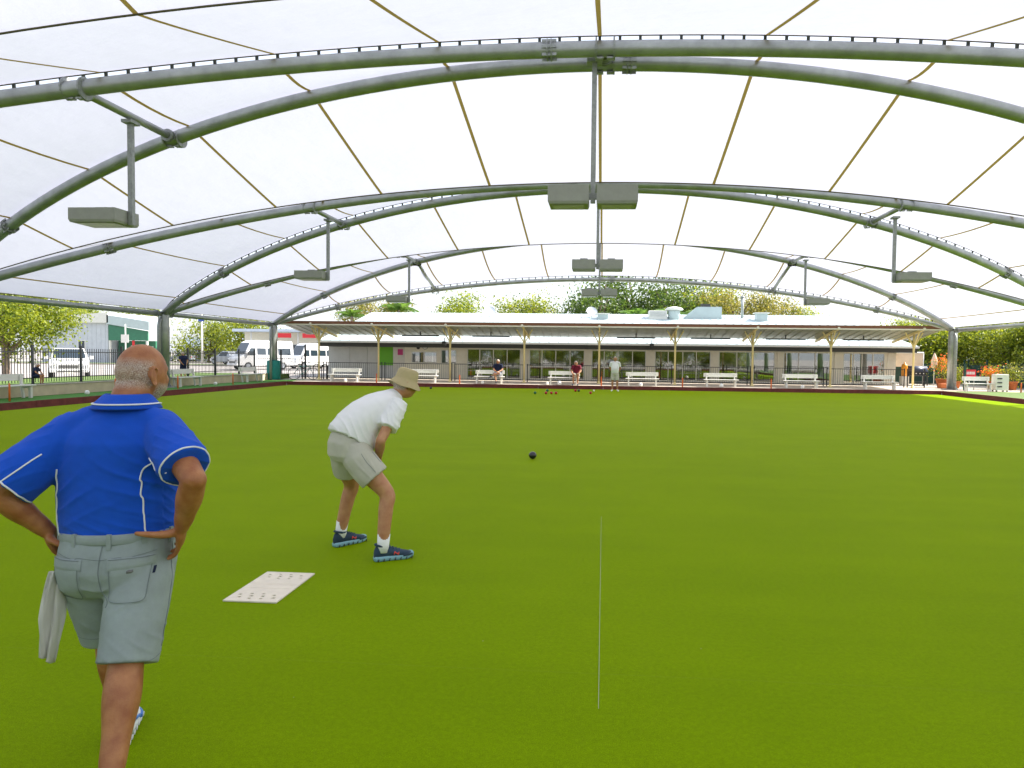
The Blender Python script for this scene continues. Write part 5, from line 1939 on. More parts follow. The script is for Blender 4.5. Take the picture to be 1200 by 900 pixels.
# hidden torso and pelvis keep the figure one surface
ring_loft(b, [((0, .02, .80), (.15, 0, 0), (0, .12, 0)), ((0, .03, .95), (.17, 0, 0), (0, .13, 0)), ((0, .03, 1.1), (.17, 0, 0), (0, .13, 0)), ((0, .01, 1.25), (.165, 0, 0), (0, .10, 0)), ((.01, .02, 1.33), (.13, 0, 0), (0, .065, 0)), ((.015, .03, 1.40), (.07, 0, 0), (0, .05, 0))])
# arms akimbo
LS, LE, LW = Vector((-.185, -.015, 1.318)), Vector((-.385, -.125, 1.115)), Vector((-.262, -.015, .935))
RS, RE, RW = Vector((.185, -.02, 1.335)), Vector((.372, -.215, 1.175)), Vector((.285, -.105, .965))
for S_, E_, W_ in ((LS, LE, LW), (RS, RE, RW)):
    capsule(b, [S_, S_.lerp(E_, .5) + Vector((0, 0, .005)), E_ + Vector((0, 0, .0))], [.058, .055, .047], 18)
    mid = E_.lerp(W_, .35)
    capsule(b, [E_, mid, E_.lerp(W_, .75), W_], [.046, .050, .038, (.027, .034)], 18, (1, 0, 0))
# right hand: fingers forward round the hip, thumb back along the waistband
rd = Vector((-.25, .45, -.86)).normalized()
rn = Vector((-.96, -.15, .2)).normalized()
rn = (rn - rd * rn.dot(rd)).normalized()
rs_ = rd.cross(rn)
fing = curl_fingers(RW, rd, rn, rs_, 1.05, (.15, .35, .35))
hand_mesh(b, RW, rd, rn, fing, ([RW + Vector((-.004, .0, -.012)), RW + Vector((-.045, -.020, -.022)), RW + Vector((-.098, -.042, -.018)), RW + Vector((-.150, -.050, -.010))], [.019, .0175, .0135, .0095]), 1.05)
# left hand: back of the hand outwards, fingers forward, thumb tucked behind
ld = Vector((.22, .42, -.88)).normalized()
ln = Vector((.96, -.12, .2)).normalized()
ln = (ln - ld * ln.dot(ld)).normalized()
ls_ = ld.cross(ln)
fing = curl_fingers(LW, ld, ln, ls_, 1.05, (.3, .6, .5))
hand_mesh(b, LW, ld, ln, fing, ([LW + Vector((.004, .0, -.012)), LW + Vector((.025, -.03, -.025)), LW + Vector((.06, -.052, -.035)), LW + Vector((.085, -.06, -.045))], [.018, .0165, .013, .010]), 1.05)
# legs: right one trailing, left one forward
capsule(b, [(.10, -.02, .84), (.108, -.11, .64), (.115, -.20, .485), (.128, -.27, .37), (.145, -.365, .22), (.158, -.45, .095)], [.095, .085, (.060, .062), (.071, .066), (.050, .047), (.038, .036)], 22, (0, 1, 0))
capsule(b, [(-.10, .0, .84), (-.095, .04, .64), (-.085, .085, .485), (-.078, .085, .36), (-.060, .085, .21), (-.045, .09, .095)], [.095, .085, (.060, .057), (.060, .054), (.043, .041), (.036, .034)], 22, (0, 1, 0))
capsule(b, [(.158, -.44, .085), (.16, -.32, .045)], [.034, .028], 12)
capsule(b, [(-.045, .09, .085), (-.068, .2, .045)], [.034, .028], 12)
body = fuse('body', b, .005, M['skin1'], man, 3)
hinv = hrot.transposed()
def hair1(p):
    q = hinv @ (p - HC)
    if p.z < 1.46:
        return 0.0
    n_ = noise.noise(p * 60) * .12
    if abs(q.x) > .079 and -.06 < q.z < .03:
        return 0.0
    ang = math.atan2(abs(q.x), -q.y)           # 0 at the back, pi at the face
    low = 1 - max(0, min(1, (q.z - .030) / .035))
    hi = max(0, min(1, (q.z + .075) / .03))
    fr = .62 * low * hi * max(0, min(1, (1.75 - ang) * 3))
    bd = .75 * max(0, min(1, (-.035 - q.z) / .02)) * max(0, min(1, (ang - 1.75) * 4)) * max(0, min(1, (q.z + .135) / .02))
    return max(0, min(1, max(fr, bd) + (n_ if max(fr, bd) > .05 else 0)))
set_hair(body, hair1)
# polo shirt
b = MB()
secs = [(.905, .216, .166, .02, 0), (.93, .222, .172, .025, 0), (.99, .231, .186, .035, -.003), (1.07, .235, .190, .04, -.004), (1.15, .233, .178, .03, -.003), (1.23, .229, .158, .014, 0), (1.30, .218, .138, 0, .004), (1.355, .190, .115, -.004, .010), (1.40, .150, .098, .004, .016), (1.435, .105, .086, .014, .022), (1.455, .088, .082, .022, .025)]
ring_loft(b, [((x, y, z), (a, 0, 0), (0, c, 0)) for z, a, c, y, x in secs], 40, 2.25)
for S_, E_, fr, rr in ((LS, LE, .86, (.088, .098, .105, .104)), (RS, RE, .74, (.088, .094, .098, .094))):
    d = (E_ - S_)
    st = S_ - d * .25 + Vector((0, 0, .0))
    sleeve(b, [st, S_, S_ + d * .35, S_ + d * .62, S_ + d * fr], [.075, rr[0], rr[1], rr[2], rr[3]], .012, .09, 26)
# shoulder yoke
capsule(b, [(-.20, -.018, 1.312), (-.10, -.01, 1.376), (.01, -.002, 1.402), (.11, -.008, 1.390), (.20, -.022, 1.338)], [.070, .068, .068, .066, .070], 18)
def folds(p, nrm):
    d = 0.0
    back = max(0, min(1, (-nrm.y + .3)))
    # pulls running from the right armpit down to the left hip, and from the left arm
    a1 = Vector((.55, 0, .83)).normalized()
    a2 = Vector((-.62, 0, .78)).normalized()
    wr_ = max(0, 1 - abs(p.z - 1.17) / .22)
    wl_ = max(0, 1 - abs(p.z - 1.1) / .25)
    sx = max(0, min(1, (p.x + .12) / .22))
    d += .0085 * ridge(p, a1, 44, 1.0, 1.3) * wr_ * back * sx
    d += .0075 * ridge(p, a2, 36, 2.3, 1.4) * wl_ * back * (1 - sx * .7)
    # gathered cloth over the waistband
    wv = max(0, 1 - abs(p.z - .955) / .09)
    d += .0065 * ridge(p, Vector((.35, .1, .93)), 75, 4.1, 1.5) * wv
    # sleeves
    if abs(p.x) > .20:
        d += .0060 * ridge(p, Vector((math.copysign(.5, p.x), .35, .8)).normalized(), 70, 3.3, 1.1)
    d += .004 * noise.noise(p * 9) + .0015 * noise.noise(p * 28)
    return d
shirt = fuse('polo_shirt', b, .0065, M['blueshirt'], man, 9, folds)
bv = bvh_of(shirt)
# collar: stand and fall with a white line near its edge
cb = MB()
NC = 40
crings = []
for k in range(NC + 1):
    a = R(-62) + (R(180) + 2 * R(62)) * k / NC          # open at the front
    ca, sa = math.cos(a), -math.sin(a)
    c0 = Vector((.026, .030, 0))
    def cp(rx, ry, z, sh=0.0):
        return c0 + Vector((rx * ca, ry * sa + sh, z + .012 * max(0, sa)))
    dz = -.022 * max(0, sa)
    crings.append([cp(.076, .080, 1.487 + dz), cp(.080, .084, 1.495 + dz), cp(.088, .093, 1.490 + dz), cp(.114, .116, 1.462 + dz, -.006), cp(.130, .132, 1.440 + dz, -.010), cp(.127, .129, 1.435 + dz, -.009), cp(.082, .086, 1.462 + dz)])
cb.rings(crings, True, True)
co_ = cb.build('collar', M['blueshirt'], shirt, False)
lp = [Vector(r_[3]).lerp(Vector(r_[4]), .35) + Vector((r_[4][0], r_[4][1], 0)).normalized() * .0028 + Vector((0, 0, .002)) for r_ in crings[1:-1]]
MB().tube(lp, .0034, 8).build('piping', M['piping'], shirt, False)
# side pipings on the back, sleeve pipings and sleeve hems
ribbon(bv, [(.175, -.13, 1.225), (.150, -.145, 1.19), (.152, -.16, 1.13), (.163, -.15, 1.08), (.168, -.15, 1.02), (.166, -.14, .93)], .0032, 60, 'piping', M['piping'], shirt)
ribbon(bv, [(-.178, -.11, 1.20), (-.190, -.09, 1.17), (-.197, -.08, 1.10), (-.2, -.07, 1.02), (-.2, -.07, .93)], .0032, 60, 'piping', M['piping'], shirt)
ribbon(bv, [(.190, -.13, 1.255), (.215, -.15, 1.245), (.235, -.165, 1.215), (.262, -.2, 1.205)], .003, 30, 'piping', M['piping'], shirt)
d = LE - LS
ribbon(bv, [LS + d * .16 + Vector((-.0, -.10, -.02)), LS + d * .5 + Vector((-.0, -.11, -.01)), LS + d * .84 + Vector((-.0, -.11, .0))], .003, 40, 'piping', M['piping'], shirt)
for S_, E_, fr, r_ in ((LS, LE, .86, .104), (RS, RE, .74, .094)):
    d = (E_ - S_).normalized()
    c0 = S_ + (E_ - S_) * (fr - .012)
    u = d.cross(Vector((0, 0, 1))).normalized()
    v = d.cross(u)
    ribbon(bv, [c0 + (u * math.cos(k * math.pi / 20) + v * math.sin(k * math.pi / 20)) * r_ * 1.1 for k in range(41)], .0034, 120, 'piping', M['piping'], shirt)
# denim shorts
b = MB()
ring_loft(b, [((0, .012, .945), (.207, 0, 0), (0, .158, 0)), ((0, .010, .92), (.210, 0, 0), (0, .162, 0)), ((0, .0, .87), (.215, 0, 0), (0, .173, 0)), ((0, -.008, .80), (.214, 0, 0), (0, .180, 0)), ((0, -.01, .735), (.205, 0, 0), (0, .168, 0)), ((0, -.01, .69), (.17, 0, 0), (0, .12, 0))], 40, 2.3)
sleeve(b, [(.10, -.03, .84), (.105, -.045, .76), (.110, -.105, .64), (.113, -.160, .53), (.113, -.195, .455)], [(.10, .10), (.118, .122), (.116, .116), (.112, .110), (.112, .108)], .012, .10, 30, (0, 1, 0))
sleeve(b, [(-.10, -.005, .84), (-.105, .0, .76), (-.100, .035, .64), (-.09, .062, .54), (-.083, .078, .47)], [(.10, .10), (.118, .118), (.114, .112), (.110, .106), (.110, .104)], .012, .10, 30, (0, 1, 0))
def denim_folds(p, nrm):
    d = .0035 * noise.noise(p * 10) + .0018 * noise.noise(p * 24)
    seat = max(0, 1 - abs(p.z - .71) / .10)
    d += .0050 * ridge(p, Vector((math.copysign(.45, -p.x), .0, .9)).normalized(), 72, 1.4, 1.0) * seat
    leg_ = max(0, 1 - abs(p.z - .56) / .10)
    d += .0038 * ridge(p, Vector((.5, .2, .85)), 60, 2.2, 1.1) * leg_
    if p.z > .74 and abs(p.x - .012) < .006 and p.y < 0:
        d -= .0025
    return d
shorts = fuse('denim_shorts', b, .0065, M['denim'], man, 6, denim_folds)
bs = bvh_of(shorts)
# waistband, belt loops, back pockets with flaps, seams
wb = []
for k in range(49):
    a = 2 * math.pi * k / 48
    wb.append((a, Vector((.208 * math.cos(a), .012 + .159 * math.sin(a), 0))))
wr_ = []
for a, p in wb[:-1]:
    n_ = Vector((math.cos(a) / .197, math.sin(a) / .153, 0)).normalized()
    wr_.append([p + n_ * .010 + Vector((0, 0, .908)), p + n_ * .013 + Vector((0, 0, .912)), p + n_ * .012 + Vector((0, 0, .946)), p + n_ * .006 + Vector((0, 0, .949)), p - n_ * .004 + Vector((0, 0, .943)), p - n_ * .004 + Vector((0, 0, .910))])
wr_.append(wr_[0])
band = MB().rings(wr_, False, True).build('waistband', M['denim'], shorts, False)
for a in (-1.42, -2.05, -.85, -2.75, -.25, 1.2, 1.9):
    p = Vector((.222 * math.cos(a), .012 + .173 * math.sin(a), 0))
    n_ = Vector((math.cos(a) / .197, math.sin(a) / .153, 0)).normalized()
    tn = Vector((-n_.y, n_.x, 0))
    q = [(-.008, .890), (.008, .890), (.008, .952), (-.008, .952)]
    lb = MB().rings([[p + tn * i + n_ * -.010 + Vector((0, 0, z)) for i, z in q], [p + tn * i + n_ * .004 + Vector((0, 0, z)) for i, z in q]], True, False)
    lb.build('belt_loop', M['denim'], shorts, False)
def pocket(x0, x1, z0, z1, tilt=0.0):
    y = -.25
    sk = lambda p: (p[0], y, p[1])
    patch(bs, [sk((x0, z0)), sk((x1, z0 - tilt)), sk((x1, z1 - tilt)), sk((x0, z1))], 12, 14, .0045, .003, 'back_pocket', M['denim'], shorts)
    for pts in ([(x0 + .005, z1 - .01), (x0 + .005, z0 + .005), (x1 - .005, z0 - tilt + .005), (x1 - .005, z1 - tilt - .01)],):
        ribbon(bs, [sk(p) for p in pts], .0011, 60, 'stitching', M['stitch'], shorts, .0052)
    fl = patch(bs, [sk((x0 - .006, z1 - .034)), sk((x1 + .006, z1 - tilt - .026)), sk((x1 + .006, z1 - tilt + .016)), sk((x0 - .006, z1 + .016))], 12, 5, .0085, .003, 'pocket_flap', M['denim'], shorts)
    ribbon(bs, [sk((x0, z1 + .011)), sk((x1, z1 - tilt + .011))], .0012, 30, 'stitching', M['stitch'], shorts, .0090)
pocket(.040, .180, .690, .845, -.002)
pocket(-.190, -.065, .690, .845, .002)
patch(bs, [(.100, -.25, .800), (.126, -.25, .800), (.126, -.25, .816), (.100, -.25, .816)], 3, 3, .0095, .002, 'pocket_tag', M['chrome'], shorts)
patch(bs, [(.182, -.25, .790), (.189, -.25, .790), (.189, -.25, .815), (.182, -.25, .815)], 2, 3, .007, .002, 'pocket_tag', M['navy'], shorts)
ribbon(bs, [(.008, -.25, .905), (.004, -.25, .82), (.010, -.25, .73), (.014, -.2, .68)], .0014, 40, 'stitching', M['stitch'], shorts, .0008)
for sd in (-1, 1):
    yo = -.25
    ribbon(bs, [(sd * .19, -.1, .875), (sd * .10, yo, .868), (.008, yo, .855)], .0012, 40, 'stitching', M['stitch'], shorts, .0006)
ribbon(bs, [(.25, -.02, .90), (.26, -.04, .80), (.26, -.09, .65), (.26, -.15, .50)], .0016, 50, 'stitching', M['stitch'], shorts, .0006)
for c0, r_ in ((Vector((.113, -.186, .478)), .13), (Vector((-.072, .076, .492)), .13)):
    ribbon(bs, [c0 + Vector((math.cos(k * math.pi / 20) * r_, math.sin(k * math.pi / 20) * r_, 0)) for k in range(41)], .0012, 120, 'stitching', M['stitch'], shorts, .0006)
# shoes
EX = [([(-.05, .06), (-.01, .05), (.04, .055)], .008), ([(.06, .05), (.11, .04)], .007)]
shoe(man, (.158, -.44), R(0), 'shoewhite', 'shoewhite', 1.04, 0, .0, None, 1, EX)
shoe(man, (-.045, .095), R(12), 'shoewhite', 'shoewhite', 1.04, 0, .0, None, 1, EX)
for (x, y, z) in ((.158, -.45, .10), (-.045, .09, .10)):
    MB().tube([(x, y, z - .02), (x, y, z + .03)], [(.041, .042), (.040, .041)], 16).build('sock', M['sock'], man, False)
# towel hanging out of the left back pocket: its own thing
tw = thing('towel', 'white towel hanging from the back pocket of the denim shorts', 'towel', (-1.98, 2.74, 0), R(11))
g = []
NW, NH = 14, 26
for j in range(NH + 1):
    t = j / NH
    wdt = (.024 + .026 * math.sin(min(1, t * 1.8) * 1.4)) * (1 - 1.2 * max(0, t - .55))
    row = []
    for i in range(NW + 1):
        u = i / NW * 2 - 1
        x = -.198 + u * wdt * .75 - .018 * t + .03 * max(0, .3 - t)
        y = -.105 + (.020 * math.sin(u * 6.5 + t * 2.2) + .008 * math.sin(u * 13 + 1 + t * 4)) * min(1, .3 + t * 3) + u * wdt * .55 - .02 * t
        z = .80 - t * .335 - .035 * t * t * (u + 1) * .5 + .012 * math.sin(u * 7) * t + (.02 * (1 - abs(u)) if j == NH else 0)
        row.append(Vector((x, y, z)))
    g.append(row)
def thick(grid, th):
    b_ = MB()
    H_, W_ = len(grid), len(grid[0])
    nrm = [[None] * W_ for _ in range(H_)]
    for j in range(H_):
        for i in range(W_):
            a = grid[min(j + 1, H_ - 1)][i] - grid[max(j - 1, 0)][i]
            c = grid[j][min(i + 1, W_ - 1)] - grid[j][max(i - 1, 0)]
            nrm[j][i] = a.cross(c).normalized()
    A = [grid[j][i] + nrm[j][i] * th for j in range(H_) for i in range(W_)]
    B = [grid[j][i] - nrm[j][i] * th for j in range(H_) for i in range(W_)]
    n = len(A)
    F = []
    for j in range(H_ - 1):
        for i in range(W_ - 1):
            q = (j * W_ + i, j * W_ + i + 1, (j + 1) * W_ + i + 1, (j + 1) * W_ + i)
            F.append(q)
            F.append(tuple(n + k for k in reversed(q)))
    E_ = [i for i in range(W_)] + [j * W_ + W_ - 1 for j in range(1, H_)] + [(H_ - 1) * W_ + i for i in range(W_ - 2, -1, -1)] + [j * W_ for j in range(H_ - 2, 0, -1)]
    for k in range(len(E_)):
        a, c = E_[k], E_[(k + 1) % len(E_)]
        F.append((a, n + a, n + c, c))
    b_.add(A + B, F, True)
    return b_
thick(g, .0016).build('cloth', M['towel'], tw, False)

# ---------------------------------------------------------------- the bowler in the white T-shirt and hat
man2 = thing('person', 'man in white T-shirt, stone shorts and khaki bucket hat bending forward, hands on knees', 'person', (-1.95, 5.80, 0), R(-46))
b = MB()
H2 = Vector((.03, .300, 1.410))
h2 = head_mesh(b, H2, R(-8), R(-8), 1.0, .0)
capsule(b, [(0, .15, 1.26), (.01, .225, 1.32), (.025, .275, 1.37)], [(.065, .075), (.058, .058), (.056, .056)], 18, (1, 0, 0))
ring_loft(b, [((0, -.20, .88), (.14, 0, 0), (0, -.09, .05)), ((0, -.14, 1.01), (.145, 0, 0), (0, -.09, .07)), ((0, -.03, 1.12), (.145, 0, 0), (0, -.06, .085)), ((0, .09, 1.20), (.15, 0, 0), (0, -.055, .075)), ((0, .17, 1.27), (.10, 0, 0), (0, -.04, .055))])
S2R, E2R, W2R = Vector((.185, .135, 1.20)), Vector((.255, -.035, .965)), Vector((.03, .055, .78))
S2L, E2L, W2L = Vector((-.185, .135, 1.185)), Vector((-.315, .08, .92)), Vector((-.29, .02, .67))
for S_, E_, W_ in ((S2R, E2R, W2R), (S2L, E2L, W2L)):
    capsule(b, [S_, S_.lerp(E_, .5), E_], [.052, .046, .040], 16)
    capsule(b, [E_, E_.lerp(W_, .35), E_.lerp(W_, .8), W_], [.039, .042, .031, (.024, .029)], 16)
# left hand over the left knee, seen between the legs
d_ = Vector((.42, .15, -.9)).normalized()
n_ = Vector((.35, -.93, 0)).normalized()
n_ = (n_ - d_ * n_.dot(d_)).normalized()
s_ = d_.cross(n_)
hand_mesh(b, W2L, d_, n_, curl_fingers(W2L, d_, n_, s_, 1.0, (.25, .35, .3)), ([W2L + Vector((.0, 0, -.01)), W2L + Vector((.035, -.01, -.03)), W2L + Vector((.06, -.03, -.055))], [.017, .015, .010]), 1.0, .027)
d_ = Vector((-.3, .25, -.92)).normalized()
n_ = Vector((.5, -.85, 0)).normalized()
n_ = (n_ - d_ * n_.dot(d_)).normalized()
s_ = d_.cross(n_)
hand_mesh(b, W2R, d_, n_, curl_fingers(W2R, d_, n_, s_, 1.0, (.25, .35, .3)), ([W2R + Vector((.0, 0, -.01)), W2R + Vector((-.035, -.01, -.03)), W2R + Vector((-.06, -.03, -.055))], [.017, .015, .010]), 1.0, .027)
capsule(b, [(.10, -.19, .90), (.19, -.10, .70), (.280, .005, .535), (.300, -.01, .42), (.320, -.035, .26), (.330, -.055, .09)], [.090, .085, (.064, .068), (.058, .064), (.052, .056), (.037, .037)], 20, (0, 1, 0))
capsule(b, [(-.10, -.19, .90), (-.165, -.14, .70), (-.240, -.065, .535), (-.265, -.085, .42), (-.285, -.115, .26), (-.300, -.140, .09)], [.090, .085, (.064, .068), (.058, .064), (.052, .056), (.037, .037)], 20, (0, 1, 0))
capsule(b, [(.330, -.05, .075), (.35, .06, .04)], [.034, .026], 12)
capsule(b, [(-.300, -.135, .075), (-.315, -.03, .04)], [.034, .026], 12)
body2 = fuse('body', b, .007, M['skin2'], man2, 4)
h2i = h2.transposed()
def hair2(p):
    q = h2i @ (p - H2)
    if (p - H2).length > .16:
        return 0.0
    ang = math.atan2(abs(q.x), -q.y)
    return .8 * max(0, min(1, (1.45 - ang) * 4)) * max(0, min(1, (q.z + .06) / .02))
set_hair(body2, hair2)
b = MB()
tu = Vector((0, -.66, .75))
T2 = [((0, -.18, .955), .198, .205, (-.85, .50)), ((0, -.165, .99), .198, .205, (-.84, .54)), ((0, -.125, 1.06), .194, .185, (-.75, .64)), ((0, -.04, 1.145), .192, .160, (-.60, .80)), ((0, .05, 1.205), .190, .140, (-.5, .86)), ((0, .12, 1.245), .175, .118, (-.5, .86)), ((0, .175, 1.28), .135, .095, (-.55, .83)), ((0, .22, 1.315), .088, .072, (-.6, .8)), ((0, .24, 1.33), .076, .064, (-.65, .75))]
ring_loft(b, [(c, (a, 0, 0), (0, n0 * t_, n1 * t_)) for c, a, t_, (n0, n1) in T2], 36, 2.2)
for S_, E_, fr in ((S2R, E2R, .60), (S2L, E2L, .60)):
    d = E_ - S_
    sleeve(b, [S_ - d * .3 + Vector((0, .0, .0)), S_, S_ + d * .3, S_ + d * fr], [.07, .082, .086, .088], .011, .07, 24)
capsule(b, [(-.19, .125, 1.19), (-.09, .15, 1.25), (0, .155, 1.26), (.09, .15, 1.25), (.19, .125, 1.19)], [.07, .07, .07, .07, .07], 16)
def tee_folds(p, nrm):
    d = .004 * noise.noise(p * 8) + .0015 * noise.noise(p * 22)
    ax = Vector((.35, .80, .48)).normalized()
    m_ = max(0, min(1, (1.22 - p.z) / .12))
    sd = .35 + .65 * max(0, min(1, abs(p.x) / .16))
    d += .0125 * ridge(p, ax, 52, 1.2, 1.3) * m_ * sd
    if abs(p.x) > .2:
        d += .004 * ridge(p, Vector((.5, .5, .7)), 70, 3, 1)
    return d
tee = fuse('t_shirt', b, .0075, M['tee'], man2, 8, tee_folds)
b = MB()
ring_loft(b, [((0, -.155, 1.0), (.150, 0, 0), (0, -.11, .06)), ((0, -.18, .95), (.178, 0, 0), (0, -.150, .07)), ((0, -.19, .90), (.186, 0, 0), (0, -.168, .05)), ((0, -.19, .84), (.186, 0, 0), (0, -.165, .0)), ((0, -.18, .79), (.17, 0, 0), (0, -.14, .0))], 32, 2.2)
sleeve(b, [(.09, -.18, .92), (.125, -.165, .82), (.175, -.115, .73), (.215, -.065, .66)], [.115, .132, .132, .128], .011, .09, 28)
sleeve(b, [(-.09, -.18, .92), (-.115, -.175, .82), (-.155, -.145, .73), (-.185, -.12, .665)], [.115, .128, .126, .122], .011, .09, 28)
def short_folds(p, nrm):
    d = .004 * noise.noise(p * 9) + .002 * noise.noise(p * 24)
    d += .008 * ridge(p, Vector((.2, .75, .6)).normalized(), 48, 2.5, 1.3) * max(0, 1 - abs(p.z - .74) / .13)
    return d
sh2 = fuse('shorts', b, .0075, M['khaki'], man2, 6, short_folds)
b2 = bvh_of(sh2)
ribbon(b2, [(.30, -.22, .90), (.30, -.17, .80), (.32, -.10, .71), (.36, -.05, .66)], .0018, 40, 'stitching', M['stitch'], sh2, .0004)
ribbon(b2, [(.24, -.08, .89), (.26, -.06, .84), (.28, -.03, .80)], .003, 20, 'pocket_edge', M['greyshort'], sh2, .0004)
# bucket hat
hb = []
hr_ = (Matrix.Rotation(R(-8), 3, 'Z') @ Matrix.Rotation(R(-18), 3, 'X')) * .90
for rx, ry, z, dr in ((.02, .02, .142, 0), (.060, .075, .139, 0), (.078, .098, .125, 0), (.084, .106, .09, 0), (.089, .111, .045, 0), (.092, .114, .030, 0), (.118, .140, .004, -.006), (.140, .160, -.018, -.012), (.142, .162, -.024, -.012), (.116, .138, -.004, -.006), (.088, .109, .018, 0), (.082, .103, .06, 0)):
    ring = []
    for k in range(36):
        a = 2 * math.pi * k / 36
        wv = .004 * math.sin(a * 5 + 1) if rx > .11 else 0
        ring.append(H2 + hr_ @ Vector((rx * math.cos(a), ry * math.sin(a), z + .015 + dr * abs(math.cos(a)) * 2 + wv)))
    hb.append(ring)
hat = tag(link('bucket_hat', MB().rings(hb, True, True).mesh('bucket_hat'), M['hat'], None, False), 'khaki bucket hat on the bending bowler', 'hat')
hat.location = man2.location
hat.rotation_euler = man2.rotation_euler
for sd, x, y, yw in ((1, .330, -.03, R(-13)), (-1, -.300, -.115, R(10))):
    shoe(man2, (x, y), yw, 'shoe', 'sole', 1.14, 0, 0, 'redlogo')
    MB().tube([(x, y - .020, .07), (x, y - .018, .13), (x * .975, y - .008, .215)], [(.044, .046), (.046, .048), (.050, .052)], 18).build('sock', M['sock'], man2, False)

# ---------------------------------------------------------------- people at the far end
def small_person(label, loc, rz, pose, shirt_m, short_m, shoes_m):
    p_ = thing('person', label, 'person', loc, rz)
    b = MB()
    J = pose
    hc = Vector(J['head'])
    rot = head_mesh(b, hc, J.get('hyaw', 0), J.get('hpitch', 0), 1.0)
    capsule(b, [J['chest'], Vector(J['neck']), hc + Vector((0, -.01, -.05))], [.07, .055, .052], 12)
    capsule(b, [J['hip'], J['belly'], J['chest']], [(.11, .15), (.11, .16), (.10, .15)], 16, (0, 1, 0))
    for k in ('R', 'L'):
        S_, E_, W_ = (Vector(q) for q in J['arm' + k])
        capsule(b, [S_, E_], [.048, .038], 12)
        capsule(b, [E_, E_.lerp(W_, .4), W_], [.037, .037, .025], 12)
        d = (W_ - E_).normalized()
        n_ = Vector((-1 if k == 'R' else 1, 0, 0))
        n_ = (n_ - d * n_.dot(d)).normalized()
        s_ = d.cross(n_)
        hand_mesh(b, W_, d, n_, curl_fingers(W_, d, n_, s_, 1.0, (.3, .4, .3)), ([W_, W_ + d * .03 + Vector((0, .03, 0)), W_ + d * .06 + Vector((0, .04, 0))], [.016, .013, .010]), 1.0, .026)
        H_, K_, A_, T_ = (Vector(q) for q in J['leg' + k])
        capsule(b, [H_, K_], [.08, .055], 14)
        capsule(b, [K_, K_.lerp(A_, .4), A_], [.053, .052, .033], 14)
        capsule(b, [A_, T_], [.034, .028], 10)
    body = fuse('body', b, .011, M['skin2'], p_, 2)
    hi = rot.transposed()
    set_hair(body, lambda p: 0.0 if (p - hc).length > .16 else .9 * max(0, min(1, ((hi @ (p - hc)).z + .02 - (hi @ (p - hc)).y * .6) * 20)))
    b = MB()
    capsule(b, [Vector(J['hip']) + Vector((0, 0, .02)), J['belly'], J['chest']], [(.135, .185), (.14, .19), (.115, .18)], 20, (0, 1, 0))
    capsule(b, [J['armR'][0], Vector(J['neck']) + Vector((0, 0, -.04)), J['armL'][0]], [.066, .07, .066], 14)
    for k in ('R', 'L'):
        S_, E_, W_ = (Vector(q) for q in J['arm' + k])
        sleeve(b, [S_ - (E_ - S_) * .2, S_, S_.lerp(E_, .65)], [.06, .068, .07], .012, .05, 16)
    fuse('shirt', b, .013, M[shirt_m], p_, 3, lambda p, n: .005 * noise.noise(p * 12))
    b = MB()
    capsule(b, [Vector(J['hip']) + Vector((0, 0, .06)), Vector(J['hip']) + Vector((0, 0, -.06))], [(.125, .17), (.13, .175)], 18, (0, 1, 0))
    for k in ('R', 'L'):
        H_, K_, A_, T_ = (Vector(q) for q in J['leg' + k])
        sleeve(b, [H_, H_.lerp(K_, .5), H_.lerp(K_, .9)], [.10, .10, .095], .012, .06, 18)
    fuse('shorts', b, .013, M[short_m], p_, 3)
    for k in ('R', 'L'):
        A_, T_ = Vector(J['leg' + k][2]), Vector(J['leg' + k][3])
        d = T_ - A_
        sb = MB()
        capsule(sb, [A_ + Vector((0, 0, -.02)) - d * .1, T_ + d * .3], [(.045, .042), (.03, .042)], 12, (0, 0, 1))
        fuse('shoe', sb, .012, M[shoes_m], p_, 2)
    return p_
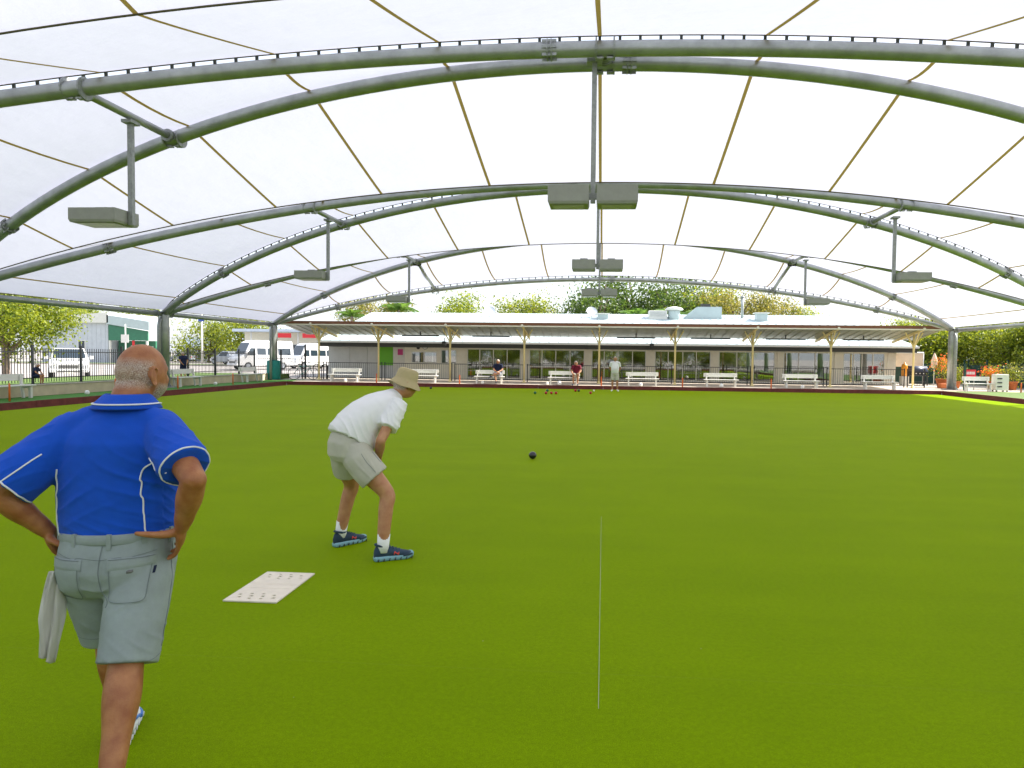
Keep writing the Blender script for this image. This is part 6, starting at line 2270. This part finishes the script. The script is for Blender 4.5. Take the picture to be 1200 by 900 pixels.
stand = dict(head=(0, .02, 1.575), hyaw=R(12), neck=(0, -.01, 1.44), chest=(0, -.01, 1.28), belly=(0, .03, 1.08), hip=(0, 0, .92),
             armR=[(.19, -.01, 1.36), (.25, -.08, 1.10), (.16, -.17, .95)], armL=[(-.19, -.01, 1.36), (-.25, -.08, 1.10), (-.16, -.17, .95)],
             legR=[(.095, 0, .86), (.11, .03, .50), (.12, 0, .09), (.14, .14, .045)], legL=[(-.095, 0, .86), (-.11, .03, .50), (-.13, 0, .09), (-.17, .13, .045)])
small_person('man in white shirt and beige shorts standing at the far ditch', (.56, 34.2, 0), R(176), stand, 'tee', 'khaki', 'shoewhite')
sit1 = dict(head=(-.02, .14, 1.20), hyaw=R(-35), neck=(0, .06, 1.07), chest=(0, .03, .93), belly=(0, .0, .73), hip=(0, -.02, .56),
            armR=[(.19, .05, 1.0), (.22, .16, .76), (.08, .34, .68)], armL=[(-.19, .05, 1.0), (-.26, .12, .76), (-.08, .34, .66)],
            legR=[(.09, .02, .53), (.13, .42, .56), (.02, .52, .16), (.0, .64, .12)], legL=[(-.09, .02, .53), (-.10, .44, .58), (.26, .52, .44), (.36, .60, .38)])
small_person('man in navy shirt and grey shorts sitting cross-legged on the bench', (-5.62, 37.40, .147), R(180), sit1, 'navy', 'greyshort', 'shoe')
sit2 = dict(head=(.02, .20, 1.17), hyaw=R(15), hpitch=R(-12), neck=(0, .11, 1.05), chest=(0, .07, .92), belly=(0, .02, .73), hip=(0, -.02, .56),
            armR=[(.19, .09, .98), (.25, .22, .74), (.15, .40, .60)], armL=[(-.19, .09, .98), (-.25, .22, .74), (-.13, .40, .62)],
            legR=[(.09, .02, .53), (.12, .42, .55), (.12, .40, .09), (.14, .52, .045)], legL=[(-.09, .02, .53), (-.12, .42, .55), (-.10, .38, .09), (-.12, .50, .045)])
small_person('man in maroon shirt sitting at the end of the bench', (-1.42, 37.38, .147), R(176), sit2, 'maroon', 'khaki', 'shoe')
# dark-clad figures by the left fence
dark = dict(stand)
p_ = small_person('figure in dark clothes standing behind the left bench, right of the big column', (-19.6, 31.6, .42), R(60), dict(stand), 'navy', 'navy', 'shoe')
p_.scale = (.74, .74, .74)
p_ = small_person('small dark-clad figure by the fence post beside the pick-up', (-20.4, 23.9, .42), R(-80), dict(sit2), 'navy', 'navy', 'shoe')
p_.scale = (.6, .6, .6)
